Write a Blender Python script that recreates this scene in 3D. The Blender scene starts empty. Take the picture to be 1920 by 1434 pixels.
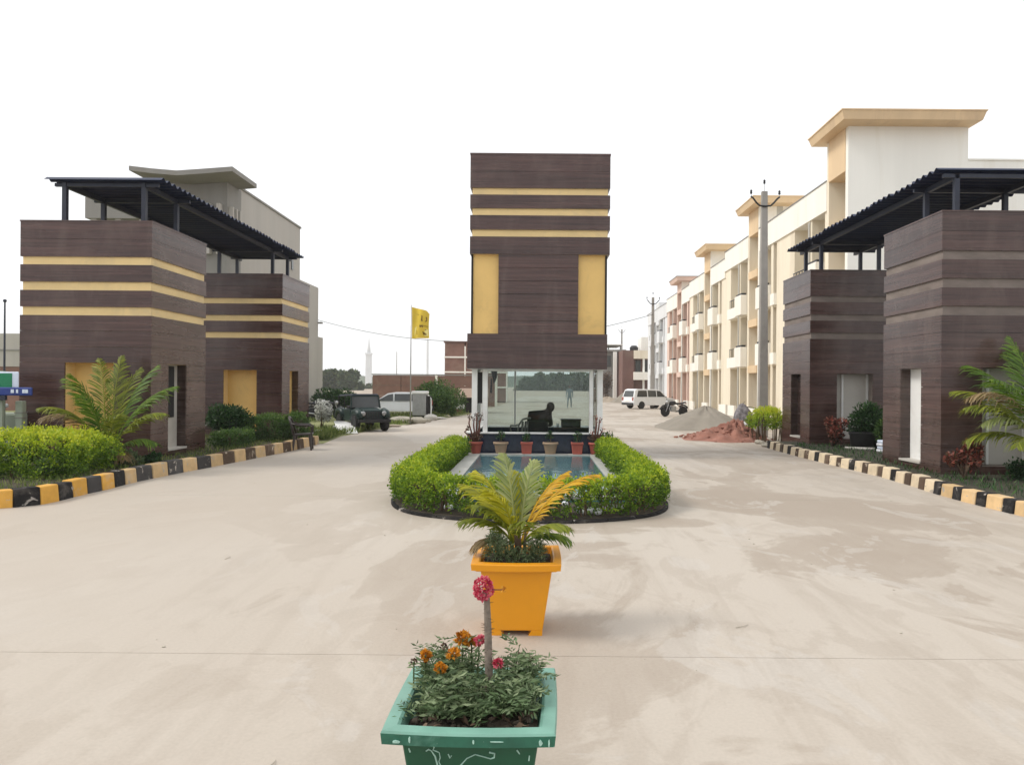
import bpy, bmesh, math, random
import numpy as np
from mathutils import Vector, Matrix

random.seed(7)
RNG = np.random.default_rng(11)
scene = bpy.context.scene
COL = scene.collection
R = math.radians

# ------------------------------------------------------------------ camera
H, F, PX, PY = 1.75, 1400.0, 1006.0, 722.0          # eye height, focal length and principal point in photo pixels
ROLL = R(0.45)
cam_d = bpy.data.cameras.new('camera')
cam = bpy.data.objects.new('camera', cam_d)
COL.objects.link(cam)
cam_d.sensor_fit = 'HORIZONTAL'
cam_d.sensor_width = 36
cam_d.lens = F / 1920 * 36
cam_d.shift_x = -(PX - 960) / 1920
cam_d.shift_y = (PY - 717) / 1920
cam_d.clip_end = 6000
cam.matrix_world = Matrix.Translation((0, 0, H)) @ Matrix.Rotation(R(90), 4, 'X') @ Matrix.Rotation(ROLL, 4, 'Z')
scene.camera = cam

# ------------------------------------------------------------------ sky and sun (bright overcast)
SUN_EL, SUN_AZ = R(48), R(-97)                       # azimuth from +Y towards +X
world = bpy.data.worlds.new('World')
scene.world = world
world.use_nodes = True
wn = world.node_tree
wn.nodes.clear()
w_out = wn.nodes.new('ShaderNodeOutputWorld')
w_bg = wn.nodes.new('ShaderNodeBackground')
w_sky = wn.nodes.new('ShaderNodeTexSky')
w_sky.sky_type = 'NISHITA'
w_sky.sun_disc = False
w_sky.sun_elevation = SUN_EL
w_sky.sun_rotation = SUN_AZ
w_sky.dust_density = 4
w_mix = wn.nodes.new('ShaderNodeMix')
w_mix.data_type = 'RGBA'
w_mix.inputs[0].default_value = 0.86                 # cloud cover: an even white layer over the blue
w_mix.inputs[7].default_value = (10.6, 10.7, 10.8, 1)
wn.links.new(w_sky.outputs[0], w_mix.inputs[6])
wn.links.new(w_mix.outputs[2], w_bg.inputs[0])
w_bg.inputs[1].default_value = 0.09
wn.links.new(w_bg.outputs[0], w_out.inputs[0])

sun_d = bpy.data.lights.new('sun', 'SUN')
sun_d.energy = 1.5
sun_d.angle = R(18)
sun_d.color = (1.0, 0.96, 0.9)
sun = bpy.data.objects.new('sun', sun_d)
COL.objects.link(sun)
sdir = Vector((math.sin(SUN_AZ) * math.cos(SUN_EL), math.cos(SUN_AZ) * math.cos(SUN_EL), math.sin(SUN_EL)))
sun.rotation_euler = (-sdir).to_track_quat('-Z', 'Y').to_euler()
sun.location = (0, 0, 40)

vs = scene.view_settings
vs.view_transform = 'Standard'
vs.look = 'None'
vs.gamma = 1
vs.exposure = 0.42
vs.use_curve_mapping = False
scene.cycles.max_bounces = 8
scene.cycles.volume_bounces = 1
scene.cycles.transparent_max_bounces = 16
scene.cycles.use_denoising = True


# ------------------------------------------------------------------ measuring the photograph
def unroll(px, py):
    u, v = px - PX, py - PY
    return u * math.cos(ROLL) + v * math.sin(ROLL), -u * math.sin(ROLL) + v * math.cos(ROLL)


def G(px, py, z=0.0):
    u, v = unroll(px, py)
    Y = (H - z) * F / v
    return Vector((u * Y / F, Y, z))


def W(px, py, Y):
    u, v = unroll(px, py)
    return Vector((u * Y / F, Y, H - v * Y / F))


# ------------------------------------------------------------------ mesh helpers
class MB:
    def __init__(s):
        s.v, s.f = [], []

    def add(s, vs_, fs):
        n = len(s.v)
        s.v += [tuple(p) for p in vs_]
        s.f += [tuple(i + n for i in q) for q in fs]
        return s

    def hexa(s, p):
        return s.add(p, [(3, 2, 1, 0), (4, 5, 6, 7), (0, 1, 5, 4), (1, 2, 6, 5), (2, 3, 7, 6), (3, 0, 4, 7)])

    def box(s, x0, x1, y0, y1, z0, z1):
        return s.hexa([(x0, y0, z0), (x1, y0, z0), (x1, y1, z0), (x0, y1, z0), (x0, y0, z1), (x1, y0, z1), (x1, y1, z1), (x0, y1, z1)])

    def frustum(s, c, h0, h1, z0, z1):
        x, y = c
        return s.hexa([(x - h0, y - h0, z0), (x + h0, y - h0, z0), (x + h0, y + h0, z0), (x - h0, y + h0, z0),
                       (x - h1, y - h1, z1), (x + h1, y - h1, z1), (x + h1, y + h1, z1), (x - h1, y + h1, z1)])

    def tube(s, pts, rad, n=8, caps=True):
        pts = [Vector(p) for p in pts]
        if not hasattr(rad, '__len__'):
            rad = [rad] * len(pts)
        base = len(s.v)
        up = None
        for i, p in enumerate(pts):
            t = (pts[min(i + 1, len(pts) - 1)] - pts[max(i - 1, 0)])
            t = t.normalized() if t.length > 1e-9 else Vector((0, 0, 1))
            if up is None:
                up = Vector((0, 0, 1)) if abs(t.z) < 0.9 else Vector((1, 0, 0))
            a = t.cross(up).normalized()
            b = a.cross(t).normalized()
            up = b
            for k in range(n):
                an = 2 * math.pi * k / n
                s.v.append(tuple(p + (a * math.cos(an) + b * math.sin(an)) * rad[i]))
        for i in range(len(pts) - 1):
            for k in range(n):
                k2 = (k + 1) % n
                s.f.append((base + i * n + k, base + i * n + k2, base + (i + 1) * n + k2, base + (i + 1) * n + k))
        if caps:
            s.f.append(tuple(base + k for k in reversed(range(n))))
            s.f.append(tuple(base + (len(pts) - 1) * n + k for k in range(n)))
        return s

    def bar(s, a, b, w):
        """square bar between two points"""
        a, b = Vector(a), Vector(b)
        t = (b - a).normalized()
        up = Vector((0, 0, 1)) if abs(t.z) < 0.95 else Vector((0, 1, 0))
        x = t.cross(up).normalized() * w / 2
        y = x.cross(t).normalized() * w / 2
        return s.hexa([a - x - y, a + x - y, a + x + y, a - x + y, b - x - y, b + x - y, b + x + y, b - x + y])

    def lathe(s, prof, c=(0, 0, 0), n=24, axis='Z'):
        base = len(s.v)
        for r, z in prof:
            for k in range(n):
                an = 2 * math.pi * k / n
                p = (r * math.cos(an), r * math.sin(an), z)
                if axis == 'Y':
                    p = (p[0], p[2], p[1])
                elif axis == 'X':
                    p = (p[2], p[0], p[1])
                s.v.append((p[0] + c[0], p[1] + c[1], p[2] + c[2]))
        for i in range(len(prof) - 1):
            for k in range(n):
                k2 = (k + 1) % n
                s.f.append((base + i * n + k, base + i * n + k2, base + (i + 1) * n + k2, base + (i + 1) * n + k))
        s.f.append(tuple(base + k for k in reversed(range(n))))
        s.f.append(tuple(base + (len(prof) - 1) * n + k for k in range(n)))
        return s

    def ball(s, c, r, n=12, m=8, noise=0.0):
        if not hasattr(r, '__len__'):
            r = (r, r, r)
        base = len(s.v)
        for i in range(m + 1):
            th = math.pi * i / m
            for k in range(n):
                an = 2 * math.pi * k / n
                q = 1 + (random.uniform(-noise, noise) if 0 < i < m else 0)
                s.v.append((c[0] + q * r[0] * math.sin(th) * math.cos(an), c[1] + q * r[1] * math.sin(th) * math.sin(an), c[2] + q * r[2] * math.cos(th)))
        for i in range(m):
            for k in range(n):
                k2 = (k + 1) % n
                s.f.append((base + i * n + k, base + (i + 1) * n + k, base + (i + 1) * n + k2, base + i * n + k2))
        return s

    def prism(s, poly, y0, y1, plane='XZ'):
        """poly in a plane, extruded along the third axis from y0 to y1"""
        n = len(poly)

        def P(a, b, t):
            return (a, t, b) if plane == 'XZ' else ((t, a, b) if plane == 'YZ' else (a, b, t))
        vs_ = [P(a, b, y0) for a, b in poly] + [P(a, b, y1) for a, b in poly]
        fs = [tuple(range(n)), tuple(reversed(range(n, 2 * n)))]
        fs += [(i, i + n, (i + 1) % n + n, (i + 1) % n) for i in range(n)]
        return s.add(vs_, fs)

    def build(s, name, mat, parent=None, local=False, smooth=False, bevel=0.0, kind=None):
        vv = s.v
        if parent is not None and not local:
            o0 = base_of(parent)
            vv = [(p[0] - o0.x, p[1] - o0.y, p[2] - o0.z) for p in vv]
        me = bpy.data.meshes.new(name)
        me.from_pydata(vv, [], s.f)
        bm = bmesh.new()
        bm.from_mesh(me)
        bmesh.ops.recalc_face_normals(bm, faces=bm.faces)
        bm.to_mesh(me)
        bm.free()
        if smooth:
            me.polygons.foreach_set('use_smooth', [True] * len(me.polygons))
        return link(name, me, mat, parent, bevel, kind)


def link(name, me, mat, parent=None, bevel=0.0, kind=None):
    o = bpy.data.objects.new(name, me)
    COL.objects.link(o)
    if mat is not None and not me.materials:
        me.materials.append(mat)
    if parent is not None:
        o.parent = parent
    if bevel:
        b = o.modifiers.new('bevel', 'BEVEL')
        b.width = bevel
        b.segments = 2
        b.limit_method = 'ANGLE'
    if kind:
        o['kind'] = kind
    return o


def base_of(o):
    p = Vector((0, 0, 0))
    while o is not None:
        p = p + o.location
        o = o.parent
    return p


def thing(name, label, cat, loc=(0, 0, 0), rz=0.0, group=None):
    o = bpy.data.objects.new(name, None)
    COL.objects.link(o)
    o.empty_display_size = 0.2
    o.location = loc
    o.rotation_euler = (0, 0, rz)
    return tag(o, label, cat, group)


def tag(o, label, cat, group=None):
    o['label'] = label
    o['category'] = cat
    if group:
        o['group'] = group
    return o


def struct(o):
    o['kind'] = 'structure'
    return o


def copy_tree(o, parent=None):
    c = o.copy()
    COL.objects.link(c)
    c.parent = parent
    for ch in o.children:
        copy_tree(ch, c)
    return c


# ------------------------------------------------------------------ materials
def lin(r, g, b):
    def k(c):
        c /= 255
        return c / 12.92 if c <= 0.04045 else ((c + 0.055) / 1.055) ** 2.4
    return (k(r), k(g), k(b))


def nodes_of(name):
    m = bpy.data.materials.new(name)
    m.use_nodes = True
    nt = m.node_tree
    nt.nodes.clear()
    out = nt.nodes.new('ShaderNodeOutputMaterial')
    bs = nt.nodes.new('ShaderNodeBsdfPrincipled')
    nt.links.new(bs.outputs[0], out.inputs[0])
    return m, nt, bs, out


def tex(nt, scale, detail=4, rough=0.55, stretch=None, distort=0.0):
    tc = nt.nodes.new('ShaderNodeTexCoord')
    n = nt.nodes.new('ShaderNodeTexNoise')
    n.inputs['Scale'].default_value = scale
    n.inputs['Detail'].default_value = detail
    n.inputs['Roughness'].default_value = rough
    n.inputs['Distortion'].default_value = distort
    src = tc.outputs['Object']
    if stretch:
        mp = nt.nodes.new('ShaderNodeMapping')
        mp.inputs['Scale'].default_value = stretch
        nt.links.new(src, mp.inputs[0])
        src = mp.outputs[0]
    nt.links.new(src, n.inputs['Vector'])
    return n.outputs[0]


def ramp(nt, fac, stops):
    r = nt.nodes.new('ShaderNodeValToRGB')
    el = r.color_ramp.elements
    while len(el) < len(stops):
        el.new(0.5)
    for e, (p, c) in zip(el, stops):
        e.position = p
        e.color = (*c, 1) if len(c) == 3 else c
    nt.links.new(fac, r.inputs[0])
    return r.outputs[0]


def mixc(nt, fac, a, b, mode='MIX'):
    m = nt.nodes.new('ShaderNodeMix')
    m.data_type = 'RGBA'
    m.blend_type = mode
    for sock, val in ((m.inputs[0], fac), (m.inputs[6], a), (m.inputs[7], b)):
        if isinstance(val, (int, float)):
            sock.default_value = val
        elif isinstance(val, tuple):
            sock.default_value = (*val, 1)
        else:
            nt.links.new(val, sock)
    return m.outputs[2]


def bump(nt, bs, fac, strength=0.2, dist=0.01):
    b = nt.nodes.new('ShaderNodeBump')
    b.inputs['Strength'].default_value = strength
    b.inputs['Distance'].default_value = dist
    nt.links.new(fac, b.inputs['Height'])
    nt.links.new(b.outputs[0], bs.inputs['Normal'])


def mul(c, k):
    return tuple(min(1.0, x * k) for x in c)


def plain(name, c, rough=0.7, var=0.12, scale=3.0, stretch=None, spec=0.4, metal=0.0, bmp=0.0, per_piece=0.0, dirt=None, fine=40, chip=None):
    """paint, plaster, plastic: a base colour with uneven tone, optional grime and relief"""
    m, nt, bs, out = nodes_of(name)
    n1 = tex(nt, scale, 5, 0.6, stretch)
    col = ramp(nt, n1, [(0.3, mul(c, 1 - var)), (0.7, mul(c, 1 + var))])
    if dirt:
        n2 = tex(nt, scale * 0.6, 8, 0.7, stretch, 0.8)
        f = ramp(nt, n2, [(0.52, (0, 0, 0)), (0.72, (1, 1, 1))])
        col = mixc(nt, f, col, mixc(nt, 0.55, col, dirt))
    if chip:
        n3 = tex(nt, chip[1], 6, 0.65, None, 0.5)
        f = ramp(nt, n3, [(chip[2], (0, 0, 0)), (chip[2] + .025, (1, 1, 1))])
        col = mixc(nt, f, col, chip[0])
    if per_piece:
        oi = nt.nodes.new('ShaderNodeObjectInfo')
        f = ramp(nt, oi.outputs['Random'], [(0, (1 - per_piece,) * 3), (1, (1 + per_piece,) * 3)])
        col = mixc(nt, 1.0, col, f, 'MULTIPLY')
    nt.links.new(col, bs.inputs['Base Color'])
    bs.inputs['Roughness'].default_value = rough
    bs.inputs['Metallic'].default_value = metal
    bs.inputs['Specular IOR Level'].default_value = spec
    if bmp:
        bump(nt, bs, tex(nt, fine, 4, 0.6), bmp, 0.01)
    return m


def wood_laminate(name, dark, light, per=0.13):
    m, nt, bs, out = nodes_of(name)
    n1 = tex(nt, 1.0, 5, 0.60, (0.45, 0.45, 30.0), 0.12)
    n2 = tex(nt, 1.0, 3, 0.5, (0.35, 0.35, 3.4), 0.4)
    n3 = tex(nt, 1.0, 4, 0.65, (0.9, 0.9, 70.0), 0.1)
    a = ramp(nt, n1, [(0.33, dark), (0.5, tuple((x + y) / 2 for x, y in zip(dark, light))), (0.68, light)])
    b = ramp(nt, n2, [(0.35, (0.8, 0.78, 0.78)), (0.65, (1.16, 1.15, 1.15))])
    c = ramp(nt, n3, [(0.36, (0.58, 0.55, 0.55)), (0.47, (1, 1, 1)), (0.75, (1.12, 1.10, 1.10))])
    col = mixc(nt, 1.0, mixc(nt, 1.0, a, b, 'MULTIPLY'), c, 'MULTIPLY')
    dust = ramp(nt, tex(nt, 1.0, 7, 0.65, (1.6, 1.6, 0.5), 0.6), [(0.48, (0, 0, 0)), (0.75, (0.30, 0.30, 0.30))])
    col = mixc(nt, dust, col, (0.20, 0.15, 0.125))
    oi = nt.nodes.new('ShaderNodeObjectInfo')
    f = ramp(nt, oi.outputs['Random'], [(0, (1 - per,) * 3), (1, (1 + per,) * 3)])
    col = mixc(nt, 1.0, col, f, 'MULTIPLY')
    nt.links.new(col, bs.inputs['Base Color'])
    rr = ramp(nt, n2, [(0.3, (0.20,) * 3), (0.7, (0.34,) * 3)])
    nt.links.new(rr, bs.inputs['Roughness'])
    bs.inputs['Specular IOR Level'].default_value = 0.5
    bump(nt, bs, n3, 0.06, 0.003)
    return m


def leaf_mat(name, stops, trans=0.3, rough=0.5):
    m, nt, bs, out = nodes_of(name)
    at = nt.nodes.new('ShaderNodeAttribute')
    at.attribute_name = 'tint'
    col = ramp(nt, at.outputs['Fac'], stops)
    nt.links.new(col, bs.inputs['Base Color'])
    bs.inputs['Roughness'].default_value = rough
    bs.inputs['Specular IOR Level'].default_value = 0.35
    tr = nt.nodes.new('ShaderNodeBsdfTranslucent')
    nt.links.new(col, tr.inputs[0])
    mx = nt.nodes.new('ShaderNodeMixShader')
    mx.inputs[0].default_value = trans
    nt.links.new(bs.outputs[0], mx.inputs[1])
    nt.links.new(tr.outputs[0], mx.inputs[2])
    nt.links.new(mx.outputs[0], out.inputs[0])
    return m


def glass_mat(name, tint=(0.86, 0.9, 0.9), base=0.05):
    m, nt, bs, out = nodes_of(name)
    nt.nodes.remove(bs)
    tr = nt.nodes.new('ShaderNodeBsdfTransparent')
    tr.inputs[0].default_value = (*tint, 1)
    gl = nt.nodes.new('ShaderNodeBsdfGlossy')
    gl.inputs['Roughness'].default_value = 0.015
    lw = nt.nodes.new('ShaderNodeFresnel')
    lw.inputs[0].default_value = 1.32
    mt = nt.nodes.new('ShaderNodeMath')
    mt.operation = 'ADD'
    mt.use_clamp = True
    mt.inputs[1].default_value = base
    nt.links.new(lw.outputs[0], mt.inputs[0])
    mx = nt.nodes.new('ShaderNodeMixShader')
    nt.links.new(mt.outputs[0], mx.inputs[0])
    nt.links.new(tr.outputs[0], mx.inputs[1])
    nt.links.new(gl.outputs[0], mx.inputs[2])
    nt.links.new(mx.outputs[0], out.inputs[0])
    return m


def concrete_road(name):
    m, nt, bs, out = nodes_of(name)
    tc = nt.nodes.new('ShaderNodeTexCoord')
    sx = nt.nodes.new('ShaderNodeSeparateXYZ')
    nt.links.new(tc.outputs['Object'], sx.inputs[0])
    big = tex(nt, 0.16, 4, 0.5)
    base = ramp(nt, big, [(0.35, (0.455, 0.398, 0.333)), (0.65, (0.488, 0.437, 0.376))])
    # cement film washed into patches with crisp rims
    p1 = tex(nt, 0.40, 10, 0.57, (1.0, 0.7, 1.0), 0.8)
    f1 = ramp(nt, p1, [(0.49, (0, 0, 0)), (0.51, (0.7, 0.7, 0.7)), (0.60, (1, 1, 1))])
    p2 = tex(nt, 2.2, 9, 0.64, (1.0, 0.5, 1.0), 1.0)
    f2 = ramp(nt, p2, [(0.5, (0, 0, 0)), (0.58, (1, 1, 1))])
    # the film is worn on the middle and the right, where cars turn
    side = nt.nodes.new('ShaderNodeMapRange')
    side.inputs[1].default_value = -4.2
    side.inputs[2].default_value = -0.2
    side.inputs[3].default_value = 0.16
    side.inputs[4].default_value = 0.92
    nt.links.new(sx.outputs[0], side.inputs[0])

    def times(a, b):
        q = nt.nodes.new('ShaderNodeMath')
        q.operation = 'MULTIPLY'
        for i, s in enumerate((a, b)):
            if isinstance(s, (int, float)):
                q.inputs[i].default_value = s
            else:
                nt.links.new(s, q.inputs[i])
        return q.outputs[0]
    area = ramp(nt, tex(nt, 0.11, 2, 0.5), [(0.34, (0.35,) * 3), (0.50, (1, 1, 1))])
    col = mixc(nt, times(times(f1, area), side.outputs[0]), base, (0.348, 0.292, 0.236))
    col = mixc(nt, times(times(f2, side.outputs[0]), 0.34), col, (0.345, 0.29, 0.235))
    # pale cement laitance left in flakes
    p4 = tex(nt, 1.1, 10, 0.62, (1.0, 0.6, 1.0), 1.2)
    f4 = ramp(nt, p4, [(0.575, (0, 0, 0)), (0.60, (1, 1, 1))])
    col = mixc(nt, times(times(f4, side.outputs[0]), 0.5), col, (0.50, 0.462, 0.415))
    # tyre drag along the drive
    st = tex(nt, 1.0, 8, 0.62, (2.4, 0.20, 1.0), 0.6)
    f3 = ramp(nt, st, [(0.50, (0, 0, 0)), (0.60, (1, 1, 1))])
    col = mixc(nt, times(times(f3, side.outputs[0]), 0.27), col, (0.33, 0.275, 0.22))
    # fine grit
    g = tex(nt, 46, 3, 0.7)
    fg = ramp(nt, g, [(0.3, (0.93, 0.93, 0.93)), (0.55, (1, 1, 1)), (0.8, (1.05, 1.05, 1.05))])
    col = mixc(nt, 1.0, col, fg, 'MULTIPLY')
    sp = tex(nt, 9, 4, 0.7)
    fs = ramp(nt, sp, [(0.71, (0, 0, 0)), (0.76, (1, 1, 1))])
    col = mixc(nt, times(fs, 0.35), col, (0.3, 0.25, 0.2))
    nt.links.new(col, bs.inputs['Base Color'])
    rr = ramp(nt, f1, [(0, (0.62,) * 3), (1, (0.74,) * 3)])
    nt.links.new(rr, bs.inputs['Roughness'])
    bs.inputs['Specular IOR Level'].default_value = 0.3
    bump(nt, bs, g, 0.25, 0.004)
    return m


M = {}
M['board'] = wood_laminate('brown wood laminate', (0.040, 0.0180, 0.0150), (0.098, 0.051, 0.044))
M['board_r'] = wood_laminate('dusty brown wood laminate', (0.036, 0.0170, 0.0140), (0.088, 0.048, 0.041))
M['yellow'] = plain('ochre yellow panel', (0.78, 0.52, 0.18), 0.5, 0.07, 1.2, dirt=(0.45, 0.3, 0.12))
M['yellow_pale'] = plain('faded yellow stripe', (0.80, 0.60, 0.29), 0.55, 0.08, 1.5, dirt=(0.5, 0.4, 0.25))
M['taupe'] = plain('unpainted taupe groove', (0.20, 0.165, 0.145), 0.7, 0.2, 2.0, (1, 1, 3), dirt=(0.1, 0.07, 0.06))
M['pale_panel'] = plain('grey white panel', (0.50, 0.475, 0.43), 0.6, 0.08, 1.0, dirt=(0.35, 0.3, 0.25))
M['white_trim'] = plain('white painted trim', (0.78, 0.78, 0.76), 0.5, 0.05, 2.0, dirt=(0.55, 0.5, 0.45))
M['dark_jamb'] = wood_laminate('dark brown jamb', (0.030, 0.018, 0.015), (0.062, 0.038, 0.032))
M['void'] = plain('dark interior', (0.02, 0.018, 0.018), 0.9, 0.1)
M['navy'] = plain('navy painted steel', (0.012, 0.017, 0.036), 0.5, 0.2, 3.0, spec=0.5, dirt=(0.03, 0.035, 0.05))
M['navy_sheet'] = plain('navy corrugated sheet', (0.011, 0.020, 0.056), 0.5, 0.2, 1.2, spec=0.4, per_piece=0.1)
M['granite'] = plain('polished navy granite', (0.018, 0.024, 0.045), 0.14, 0.35, 14.0, spec=0.6)
M['glass'] = glass_mat('window glass', (0.84, 0.88, 0.87), 0.0)
M['road'] = concrete_road('worn beige concrete')
M['joint'] = plain('joint filler', (0.31, 0.27, 0.225), 0.9, 0.2, 8)
M['earth'] = plain('dry sandy earth', (0.37, 0.31, 0.245), 0.95, 0.14, 0.12, dirt=(0.36, 0.30, 0.22), bmp=0.4, fine=6)
M['field'] = plain('grassy soil', (0.20, 0.21, 0.085), 0.95, 0.35, 0.35, dirt=(0.36, 0.31, 0.2), bmp=0.4, fine=8)
M['soil'] = plain('dark garden soil', (0.055, 0.042, 0.030), 0.95, 0.35, 5.0, bmp=0.7, fine=25)
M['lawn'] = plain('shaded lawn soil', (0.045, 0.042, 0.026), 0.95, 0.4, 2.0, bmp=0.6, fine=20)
M['kerb_orange'] = plain('orange kerb paint', (0.63, 0.335, 0.055), 0.65, 0.12, 5.0, per_piece=0.08, dirt=(0.5, 0.42, 0.34), bmp=0.35, chip=((0.42, 0.36, 0.29), 5.5, 0.63))
M['kerb_tan'] = plain('faded tan kerb paint', (0.58, 0.40, 0.205), 0.75, 0.14, 5.0, per_piece=0.12, dirt=(0.5, 0.44, 0.36), bmp=0.35, chip=((0.40, 0.35, 0.29), 5.5, 0.60))
M['kerb_black'] = plain('chipped black kerb paint', (0.022, 0.021, 0.021), 0.8, 0.3, 4.0, spec=0.15, per_piece=0.3, dirt=(0.20, 0.18, 0.16), bmp=0.35, chip=((0.45, 0.41, 0.37), 5.0, 0.61))
M['kerb_grey'] = plain('dusty grey kerb paint', (0.085, 0.080, 0.078), 0.85, 0.25, 4.0, spec=0.15, per_piece=0.35, dirt=(0.3, 0.27, 0.24), bmp=0.35, chip=((0.42, 0.37, 0.32), 5.0, 0.60))
M['kerb_brown'] = plain('dusty brown kerb paint', (0.10, 0.068, 0.048), 0.85, 0.2, 4.0, spec=0.15, per_piece=0.35, dirt=(0.35, 0.29, 0.22), bmp=0.35, chip=((0.45, 0.38, 0.3), 5.0, 0.62))
M['kerb_cream'] = plain('cream kerb paint', (0.62, 0.51, 0.355), 0.75, 0.14, 5.0, per_piece=0.12, dirt=(0.42, 0.36, 0.28), bmp=0.35, chip=((0.36, 0.31, 0.25), 5.5, 0.62))
M['cream'] = plain('cream plaster', (0.80, 0.72, 0.57), 0.8, 0.05, 0.5, dirt=(0.6, 0.5, 0.36), stretch=(2.2, 2.2, 0.22))
M['beige'] = plain('beige plaster', (0.68, 0.60, 0.46), 0.8, 0.06, 0.5, dirt=(0.5, 0.42, 0.3), stretch=(2.2, 2.2, 0.22))
M['offwhite'] = plain('off white plaster', (0.85, 0.84, 0.785), 0.8, 0.04, 0.4, dirt=(0.7, 0.66, 0.56), stretch=(2.2, 2.2, 0.22))
M['parapet'] = plain('warm white balcony paint', (0.87, 0.84, 0.76), 0.7, 0.04, 0.6, dirt=(0.72, 0.66, 0.55), stretch=(2.2, 2.2, 0.22))
M['bluewhite'] = plain('cool white plaster', (0.70, 0.71, 0.71), 0.8, 0.05, 0.5, dirt=(0.55, 0.55, 0.54), stretch=(2.2, 2.2, 0.22))
M['tan'] = plain('tan fascia paint', (0.70, 0.52, 0.32), 0.7, 0.06, 0.6, dirt=(0.5, 0.36, 0.24), stretch=(2.2, 2.2, 0.22))
M['salmon'] = plain('salmon plaster', (0.66, 0.285, 0.20), 0.8, 0.06, 0.6, dirt=(0.55, 0.3, 0.22))
M['pinkish'] = plain('pale pink plaster', (0.70, 0.52, 0.43), 0.8, 0.06, 0.6, dirt=(0.6, 0.45, 0.38))
M['grey_wall'] = plain('grey plaster', (0.25, 0.24, 0.222), 0.85, 0.1, 0.4, dirt=(0.22, 0.2, 0.17), stretch=(2.2, 2.2, 0.22))
M['grey_light'] = plain('light grey plaster', (0.42, 0.395, 0.36), 0.85, 0.07, 0.4, dirt=(0.4, 0.36, 0.31), stretch=(2.2, 2.2, 0.22))
M['grey_shaft'] = plain('blue grey plaster', (0.50, 0.49, 0.45), 0.85, 0.06, 0.5, dirt=(0.4, 0.38, 0.34))
M['winglass'] = plain('dark window pane', (0.05, 0.055, 0.055), 0.12, 0.3, 1.0, spec=0.6)
M['black'] = plain('black plastic', (0.018, 0.018, 0.02), 0.5, 0.2, 5, spec=0.4)
M['brown_plastic'] = plain('dark brown moulded plastic', (0.030, 0.020, 0.017), 0.38, 0.2, 5, spec=0.5)
M['rubber'] = plain('tyre rubber', (0.02, 0.02, 0.021), 0.85, 0.2, 8)
M['steel'] = plain('dull steel', (0.38, 0.38, 0.38), 0.4, 0.15, 6, metal=0.7)
M['carwhite'] = plain('white car paint', (0.78, 0.79, 0.80), 0.25, 0.03, 1.0, spec=0.6, dirt=(0.6, 0.57, 0.52))
M['pole'] = plain('grey cast concrete', (0.32, 0.30, 0.275), 0.85, 0.12, 2.0, dirt=(0.22, 0.2, 0.18), bmp=0.2)
M['brick'] = plain('brick face', (0.235, 0.105, 0.078), 0.9, 0.2, 1.5, per_piece=0.2, dirt=(0.33, 0.24, 0.19))
M['brick_mass'] = plain('far brickwork', (0.225, 0.125, 0.098), 0.9, 0.16, 0.9, dirt=(0.3, 0.24, 0.18))
M['brown_wall'] = plain('brown painted wall', (0.16, 0.085, 0.07), 0.8, 0.1, 0.5, dirt=(0.22, 0.17, 0.13))
M['terracotta'] = plain('red clay pot', (0.36, 0.085, 0.060), 0.7, 0.14, 6, per_piece=0.08, dirt=(0.3, 0.2, 0.15))
M['stonepot'] = plain('tan clay pot', (0.36, 0.25, 0.165), 0.75, 0.12, 6, dirt=(0.3, 0.25, 0.2))
M['potyellow'] = plain('orange yellow planter paint', (0.74, 0.305, 0.008), 0.38, 0.06, 2.0, spec=0.45, dirt=(0.60, 0.28, 0.03), chip=((0.50, 0.34, 0.17), 16, 0.69))
M['potgreen'] = plain('bottle green planter paint', (0.006, 0.082, 0.040), 0.36, 0.2, 3.0, spec=0.5, dirt=(0.02, 0.12, 0.08), chip=((0.20, 0.38, 0.30), 13, 0.69))
M['potmint'] = plain('pale mint rim paint', (0.165, 0.335, 0.265), 0.42, 0.16, 4.0, spec=0.4, dirt=(0.26, 0.44, 0.37), chip=((0.05, 0.19, 0.13), 15, 0.68))  # rim top in a paler green than the lip and body
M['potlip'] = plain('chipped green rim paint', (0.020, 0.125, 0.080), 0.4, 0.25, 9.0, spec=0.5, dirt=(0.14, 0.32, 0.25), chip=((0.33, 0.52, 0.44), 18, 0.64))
M['scrape'] = plain('chalky scraped paint', (0.36, 0.56, 0.48), 0.8, 0.2, 30)
M['pool_tile'] = plain('blue pool tile', (0.10, 0.255, 0.34), 0.3, 0.1, 3.0, per_piece=0.12)
M['pool_rim'] = plain('grey stone coping', (0.40, 0.40, 0.375), 0.6, 0.1, 3.0, per_piece=0.07, dirt=(0.25, 0.24, 0.22))
M['whitestone'] = plain('white stone', (0.74, 0.75, 0.78), 0.6, 0.08, 6, bmp=0.3)
M['stone'] = plain('grey rubble stone', (0.36, 0.33, 0.27), 0.9, 0.2, 2.5, per_piece=0.2, dirt=(0.2, 0.2, 0.12), bmp=0.4)
M['sand'] = plain('grey building sand', (0.25, 0.222, 0.182), 0.95, 0.1, 1.4, dirt=(0.24, 0.21, 0.17), bmp=0.5, fine=20)
M['redsoil'] = plain('red soil', (0.29, 0.135, 0.098), 0.95, 0.25, 2.2, dirt=(0.2, 0.07, 0.05), bmp=0.8, fine=8)
M['tarp'] = plain('dark green jeep paint', (0.010, 0.028, 0.025), 0.4, 0.3, 3.0, bmp=0.3, fine=6)
M['flag'] = plain('yellow flag cloth', (0.72, 0.52, 0.055), 0.8, 0.08, 2.0)
M['flagmark'] = plain('brown flag print', (0.20, 0.12, 0.02), 0.8, 0.2, 5.0)
M['flaglight'] = plain('pale flag print', (0.86, 0.74, 0.26), 0.8, 0.05, 5.0)
M['signgreen'] = plain('green sign paint', (0.01, 0.20, 0.09), 0.45, 0.1, 3)
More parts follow.
